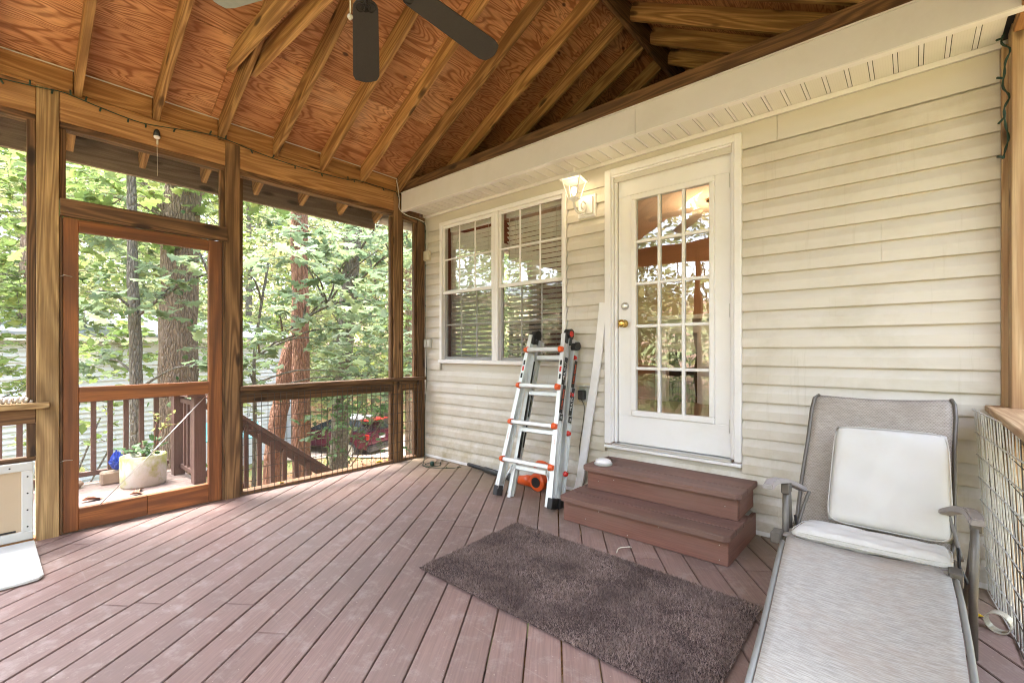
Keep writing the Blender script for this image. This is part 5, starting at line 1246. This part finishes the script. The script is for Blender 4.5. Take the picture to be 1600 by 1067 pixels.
def bush(name, label, clusters, mat, leaf, size, tw, rseed, base):
    t = thing(name, base, label, 'shrub'); rs = np.random.default_rng(rseed); P_, D_, N_, S_, T_, tws = spray(clusters, tw, 6, size, .7, rs=rs)
    link('foliage', leaves_mesh('foliage', P_, D_, N_, S_, leaf, mat, T_), None, t, Matrix()); G = Geo()
    for (a, b2) in tws: G.add(tube_data([a, b2], [.004, .0015], 4, False))
    for c_ in clusters: G.add(tube_data(smoothpts([Vector(base), Vector(base).lerp(Vector(c_[:3]), .5), Vector(c_[:3])], 3), .012, 5, False))
    G.obj('stems', 'grey bark', t, True)
bush('shrub', 'green shrub beside the ivy covered trunk in front of the car', CL_SHRUB, 'ivy leaves', 'broad', .09, 60, 31, (-5.3, 1.6, ground_z(-5.3, 1.6)))
bush('shrub', 'bright green leafy shrub behind the landing railing left of the planter', CL_LOWL, 'light green leaves', 'broad', .10, 55, 32, (-3.9, -2.9, ground_z(-3.9, -2.9)))
# plants in the planter
pl_ = [(-1.16, -2.34, .27, .07), (-1.08, -2.22, .28, .08), (-1.12, -2.36, .30, .05), (-1.05, -2.25, .33, .06)]
P_, D_, N_, S_, T_, tws = spray(pl_, 1500, 4, .045, .8, rs=np.random.default_rng(5))
o = link('planter_plant', leaves_mesh('planter_plant', P_, D_, N_, S_, 'broad', 'ivy leaves', T_)); tag(o, 'small green ground plant growing in the concrete planter', 'plant')
G = Geo(); tw_pl = []
for q in (((-1.06, -2.2, .24), (-1.03, -2.17, .42), (-1.0, -2.12, .55), (-.98, -2.08, .60)), ((-1.05, -2.21, .24), (-1.04, -2.2, .44), (-1.08, -2.18, .56), (-1.12, -2.2, .6)), ((-1.05, -2.2, .30), (-1.0, -2.15, .47), (-.95, -2.06, .50))):
    s2 = smoothpts(q, 5); G.tube(s2, .0022, 4); tw_pl += s2[5:]
o = G.obj('dry_seedling', 'dry brown leaf', None, True); tag(o, 'thin dry seedling with yellowing leaves standing in the planter', 'plant')
K_ = 34; idx = rng.integers(0, len(tw_pl), K_); P_ = np.array([list(tw_pl[i]) for i in idx]); D_ = rng.normal(size=(K_, 3)); N_ = rng.normal(size=(K_, 3))*.4+[0, 0, 1]
link('leaves', leaves_mesh('leaves', P_, D_, N_, rng.uniform(.02, .045, K_), 'broad', 'light green leaves', rng.uniform(.6, 1, K_)), None, o, Matrix())
# fallen leaves on the landing and deck
def fallen(x, y, z_, s_, a, mat, lab, curl=.5):
    T, F = leaf_template('oak'); T = T.copy(); T[:, 2] += curl*(T[:, 0]**2)*2+.12*np.sin(T[:, 1]*4); T *= s_
    me = mesh_from('leaf', T, F, mat); o = link('fallen_leaf', me, None, None, Matrix.Translation((x, y, z_-min(T[:, 2])+.001)) @ Matrix.Rotation(a, 4, 'Z')); return tag(o, lab, 'leaf')
fl = [(-.80, -2.42, 'curled brown leaf on the landing in front of the planter'), (-.84, -2.36, 'second brown leaf touching the curled one before the planter'), (-.56, -2.24, 'reddish brown leaf on the landing near the door middle'), (-.60, -2.20, 'brown leaf overlapping the reddish leaf near the door middle'), (-.54, -2.18, 'smaller brown leaf right of the overlapping pair on the landing'), (-.86, -2.70, 'brown leaf lying at the left side of the landing')]
for i, (x, y, lb) in enumerate(fl): fallen(x, y, LZ, .10+.02*(i % 3), i*1.3, 'dry brown leaf', lb)
fallen(-.01, -1.56, .03, .05, .5, 'yellow leaf', 'small bright yellow leaf stuck on the bottom plate near the door post')
fallen(.0, -.56, .03, .075, 2.1, 'yellow leaf', 'bright yellow leaf on the bottom plate beside the corner post'); fallen(-.02, -.50, .03, .055, .7, 'yellow leaf', 'second yellow leaf next to the one beside the corner post')
fallen(-.02, -.75, .03, .06, 1.2, 'orange dry leaf', 'orange brown leaf on the bottom plate of the mesh bay'); fallen(4.26, -.36, .0, .05, 1.9, 'yellow leaf', 'yellow leaf on the deck between tape roll and wire panel')
G = Geo().tube(smoothpts([(2.78, -.72, .006), (2.79, -.74, .02), (2.74, -.78, .012), (2.75, -.83, .004)], 5), .003, 5); o = G.obj('twig', 'twine', None, True); tag(o, 'pale twisted dry twig on the deck in front of the lower step', 'twig')
# crumbs and grit on the boards
K_ = 500; sx_ = rng.uniform(.2, 4.2, K_); sy_ = -rng.random(K_)**1.5*2.4-.05; V = []
a_ = rng.uniform(0, 6.28, K_); r_ = rng.uniform(.001, .0035, K_)
V = np.stack([np.stack([sx_+r_*np.cos(a_+q), sy_+r_*np.sin(a_+q), np.full(K_, .0028)], 1) for q in (0, 2.1, 4.2)], 1)
o = link('floor_grit', fast_mesh('grit', V, 3, 'cardboard')); o['kind'] = 'stuff'; tag(o, 'tiny pale crumbs and grit scattered over the deck boards', 'debris')

# ------------------------------------------------------------------ neighbour house, car
nh = thing('neighbour_house', (-14.5, 2, -2.8), 'pale grey sided single storey house beyond the trees past the screen door', 'house')
a = Vector((-12.0, -4.3, 0)); b = Vector((-15.246, 5.222, 0)); dd = (b-a).normalized(); nn = Vector((dd.y, -dd.x, 0))
if nn.x < 0: nn = -nn
zb, zt = -3.2, 1.42; prof = []; z_ = zb
while z_ < zt: prof += [(.0, z_+.14), (.055, z_)][::-1]; z_ += .14
V = []; F = []
for q in (a, b):
    for (d_, zz) in prof: p = q+nn*d_; V.append((p.x, p.y, zz))
n = len(prof)
for i in range(n-1): F.append((i, i+1, i+1+n, i+n))
link('siding', mesh_from('siding', V, F, 'neighbour siding'), None, nh, Matrix())
q = b-nn*7
Geo().add(([(b.x, b.y, zb), (b.x, b.y, zt), (q.x, q.y, zb), (q.x, q.y, zt)], [(0, 1, 3, 2)])).obj('end_wall', 'neighbour siding', nh)
lumber('corner_board', (b.x+.03, b.y, zb), (b.x+.03, b.y, zt), .14, .14, 'white trim', nh, (1, 0, 0))
lumber('eave_fascia', tuple(a+nn*.3+Vector((0, 0, zt+.08))), tuple(b+nn*.3+dd*.4+Vector((0, 0, zt+.08))), .04, .2, 'white trim', nh)
rf = [a+nn*.36+Vector((0, 0, zt+.2)), b+nn*.36+dd*.45+Vector((0, 0, zt+.2)), b-nn*3.5+dd*.45+Vector((0, 0, zt+1.05)), a-nn*3.5+Vector((0, 0, zt+1.05))]
Geo().add((rf+[p-Vector((0, 0, .08)) for p in rf], [(0,1,2,3), (7,6,5,4), (0,4,5,1), (1,5,6,2), (2,6,7,3), (3,7,4,0)])).obj('roof', 'neighbour roof metal', nh)
for t_, nm in ((.42, 'vent'),):
    p = a.lerp(b, .31); lumber('gable_vent', tuple(p+nn*.05+Vector((0, 0, .72))), tuple(p+nn*.05+Vector((0, 0, 1.12))), .5, .03, 'vent white', nh, tuple(nn))
p = a.lerp(b, .5); lumber('utility_box', tuple(p+nn*.08+Vector((0, 0, -1.6))), tuple(p+nn*.08+Vector((0, 0, -1.2))), .3, .12, 'grey plastic', nh, tuple(nn))
aw = thing('awning', (-11, 2.1, -2.2), 'small teal awning beyond the stair railing', 'awning')
pp_ = Vector((-9.3, 1.05, 0)); zz = -.75
for i, (dx_, ) in enumerate(((-.6,), (.6,))): tobj('post', [pp_+Vector((dx_*.4, dx_, ground_z(pp_.x, pp_.y)-.1)), pp_+Vector((dx_*.4, dx_, zz))], .03, 'grey plastic', aw, 8)
Geo().add(([pp_+Vector(v) for v in ((-.8, -.9, zz), (.1, -.7, zz-.35), (.5, .8, zz-.35), (-.4, .7, zz), (-.8, -.9, zz-.03), (.1, -.7, zz-.38), (.5, .8, zz-.38), (-.4, .7, zz-.03))], [(0,1,2,3), (7,6,5,4), (0,4,5,1), (1,5,6,2), (2,6,7,3), (3,7,4,0)])).obj('canopy', 'teal awning', aw)

cz = ground_z(-14.2, 6.6)+.05
car = thing('parked_car', (-14.2, 6.7, cz), 'dark maroon hatchback with red tail lights parked on the dirt driveway', 'car', None, math.atan2(1.0, 3.0)+PI)
CM = WM[car.name]      # local +X points to the front
def carpart(nm, G, mat, par=None, smooth=False, bev=0):
    G.V = [CM @ v for v in G.V]; return G.obj(nm, mat, par or car, smooth, CM, bev)
side_ = [(-2.15, .35), (-2.2, .62), (-2.12, .95), (-1.95, 1.02), (-1.0, .98), (.9, .96), (1.9, .78), (2.2, .55), (2.18, .3)]
body = carpart('body', Geo().prism(side_, 1.76, Matrix.Translation((0, .88, 0)) @ Matrix.Rotation(PI/2, 4, 'X')), 'car maroon paint', None, False, .06)
cab = Geo(); pr = [(-2.02, 1.0), (-1.55, 1.42), (-.2, 1.46), (.95, .98)]
V = [(x, y*(.80 if z_ < 1.1 else .62), z_) for y in (-1, 1) for x, z_ in pr]; cab.add((V, [(0,1,2,3), (7,6,5,4), (0,4,5,1), (1,5,6,2), (2,6,7,3), (3,7,4,0)])); carpart('windows', cab, 'car glass', None, False, .04)
carpart('roof_panel', Geo().box((-1.5, -.2), (-.6, .6), (1.44, 1.49)), 'car silver paint', None, False, .02)
carpart('bumper', Geo().box((-2.28, -2.1), (-.84, .84), (.28, .52)), 'black plastic', None, False, .03); carpart('bumper', Geo().box((2.1, 2.27), (-.84, .84), (.25, .5)), 'black plastic', None, False, .03)
for sg in (-1, 1):
    carpart('tail_light', Geo().box((-2.2, -1.9), (sg*.85-.10*(sg > 0), sg*.85+.10*(sg < 0)) if sg > 0 else (-.87, -.72), (.72, .95)), 'car tail light', None, False, .02)
    carpart('headlight', Geo().box((1.95, 2.2), (sg*.62-.15, sg*.62+.15), (.55, .72)), 'label white', None, False, .02)
    for x in (-1.35, 1.35):
        wv = Geo().tube([(x, sg*.70, .32), (x, sg*.90, .32)], .32, 20); w_o = carpart('wheel', wv, 'dark rubber', None, False, .02)
        carpart('rim', Geo().tube([(x, sg*.895, .32), (x, sg*.915, .32)], .2, 16), 'brushed aluminium', w_o)
carpart('spoiler', Geo().box((-2.05, -1.6), (-.6, .6), (1.42, 1.455)), 'car tail light', None, False, .01)
carpart('number_plate', Geo().box((-2.215, -2.2), (-.17, .17), (.72, .84)), 'label white')

# ------------------------------------------------------------------ far woodland reads as one mass
rs = np.random.default_rng(77)
def ring_leaves(K, r0, r1, h0, h1, size, a0, a1, clumps, cs):
    ca = rs.uniform(a0, a1, clumps); cr_ = r0+(r1-r0)*rs.random(clumps)**.8; ch_ = h0+(h1-h0)*rs.random(clumps)**1.05
    cx_, cy_ = 2+cr_*np.cos(ca), -2+cr_*np.sin(ca); which = rs.integers(0, clumps, K); off_ = rs.normal(size=(K, 3))*np.array([cs, cs, cs*.62])*rs.uniform(.5, 1.3, clumps)[which][:, None]
    x = cx_[which]+off_[:, 0]; y = cy_[which]+off_[:, 1]; gzv = np.array([ground_z(a_, b_) for a_, b_ in zip(cx_, cy_)])[which]; z_ = gzv+ch_[which]+off_[:, 2]
    ok = z_ > gzv-.1; ctint = rs.random(clumps)**1.5
    return np.stack([x, y, z_], 1)[ok], (ctint[which]*.6+rs.random(K)*.4)[ok], size*rs.uniform(.6, 1.4, K)[ok]
P1, T1, S1 = ring_leaves(180000, 17, 42, .6, 14, .30, math.radians(95), math.radians(215), 560, 1.3)
P1b, T1b, S1b = ring_leaves(110000, 40, 62, 1, 24, .6, math.radians(80), math.radians(225), 200, 2.2)
P2, T2, S2 = ring_leaves(110000, 14, 38, .5, 15, .36, math.radians(215), math.radians(455), 420, 1.5)
P_ = np.concatenate([P1, P1b, P2]); T_ = np.concatenate([T1, T1b, T2]); S_ = np.concatenate([S1, S1b, S2]); K_ = len(P_)
D_ = rs.normal(size=(K_, 3)); D_[:, 2] -= .3; N_ = rs.normal(size=(K_, 3))*.55+[0, 0, .8]
wd_ = thing('woodland', (-25, 0, -3), 'far-off green woodland surrounding the yard', 'woodland'); wd_['kind'] = 'stuff'
o = link('foliage', leaves_mesh('foliage', P_, D_, N_, S_, 'diamond', 'far leaves', T_), None, wd_, Matrix()); o['kind'] = 'stuff'
G = Geo()
for i in range(90):
    if i < 55: a_ = rs.uniform(math.radians(95), math.radians(215)); r_ = rs.uniform(17, 45)
    else: a_ = rs.uniform(math.radians(215), math.radians(455)); r_ = rs.uniform(20, 45)
    x, y = 2+r_*math.cos(a_), -2+r_*math.sin(a_); z_ = ground_z(x, y)-.2; h = rs.uniform(9, 17); lx, ly = rs.normal()*.5, rs.normal()*.5
    tr_ = rs.uniform(.09, .2); G.add(tube_data([(x, y, z_), (x+lx*.4, y+ly*.3, z_+h*.4), (x+lx, y+ly, z_+h)], [tr_, tr_*.8, tr_*.35], 6, False))
    for _ in range(4):
        t = rs.uniform(.3, .9); q = Vector((x+lx*t, y+ly*t, z_+h*t)); an_ = rs.uniform(0, 6.28); G.add(tube_data([q, q+Vector((math.cos(an_), math.sin(an_), .7))*rs.uniform(.8, 2.2)], [tr_*.3, .01], 4, False))
o = G.obj('trunks', 'grey bark', wd_, True); o['kind'] = 'stuff'
# understorey litter plants and grass near the house
K_ = 60000; a_ = rs.uniform(math.radians(90), math.radians(230), K_); r_ = rs.uniform(5, 40, K_)**1.0; x = 2+r_*np.cos(a_); y = -2+r_*np.sin(a_)
ok = (np.sin(x*.35+1)*np.sin(y*.3+.5)+rs.normal(size=K_)*.25 > .05); x, y = x[ok], y[ok]; z_ = np.array([ground_z(p, q) for p, q in zip(x, y)])
N = len(x); an_ = rs.uniform(0, 6.28, N); h_ = rs.uniform(.04, .16, N); V = np.stack([np.stack([x-.012*np.cos(an_), y-.012*np.sin(an_), z_], 1), np.stack([x+.012*np.cos(an_), y+.012*np.sin(an_), z_], 1), np.stack([x+rs.normal(size=N)*.05, y+rs.normal(size=N)*.05, z_+h_], 1)], 1)
o = link('grass', fast_mesh('grass', V, 3, 'light green leaves', rs.random(N))); o['kind'] = 'stuff'; tag(o, 'patchy short grass growing on the yard among fallen leaves', 'grass')
K_ = 50000; a_ = rs.uniform(math.radians(90), math.radians(230), K_); r_ = rs.uniform(5, 34, K_); x = 2+r_*np.cos(a_); y = -2+r_*np.sin(a_); z_ = np.array([ground_z(p, q) for p, q in zip(x, y)])+.012+rs.random(K_)*.03
D_ = rs.normal(size=(K_, 3)); D_[:, 2] *= .2; N_ = rs.normal(size=(K_, 3))*.35+[0, 0, 1]
o = link('leaf_litter', leaves_mesh('leaf_litter', np.stack([x, y, z_], 1), D_, N_, rs.uniform(.05, .11, K_), 'diamond', 'orange dry leaf', rs.random(K_))); o['kind'] = 'stuff'; tag(o, 'orange brown fallen leaves covering the yard', 'leaf litter')

# phrases shared by repeats
for o in list(bpy.data.objects):
    if o.parent is None and 'category' in o:
        gname = {'string_lights': 'string lights around the porch', 'fallen_leaf': 'fallen leaves on the landing and deck', 'rock': 'rocks on the landing', 'dining_chair': 'chairs inside the room', 'window_blind': 'blinds behind the window sashes', 'young_oak': 'trees beyond the porch', 'oak_tree': 'trees beyond the porch', 'cedar_tree': 'trees beyond the porch', 'tall_tree': 'trees beyond the porch', 'birch_tree': 'trees beyond the porch', 'ivy_covered_tree': 'trees beyond the porch', 'landing_railing': 'railings of the outer landing', 'back_cushion': 'cushions on the chaise', 'seat_cushion': 'cushions on the chaise', 'shrub': 'shrubs in the yard'}.get(o.name.split('.')[0])
        if gname: o['group'] = gname
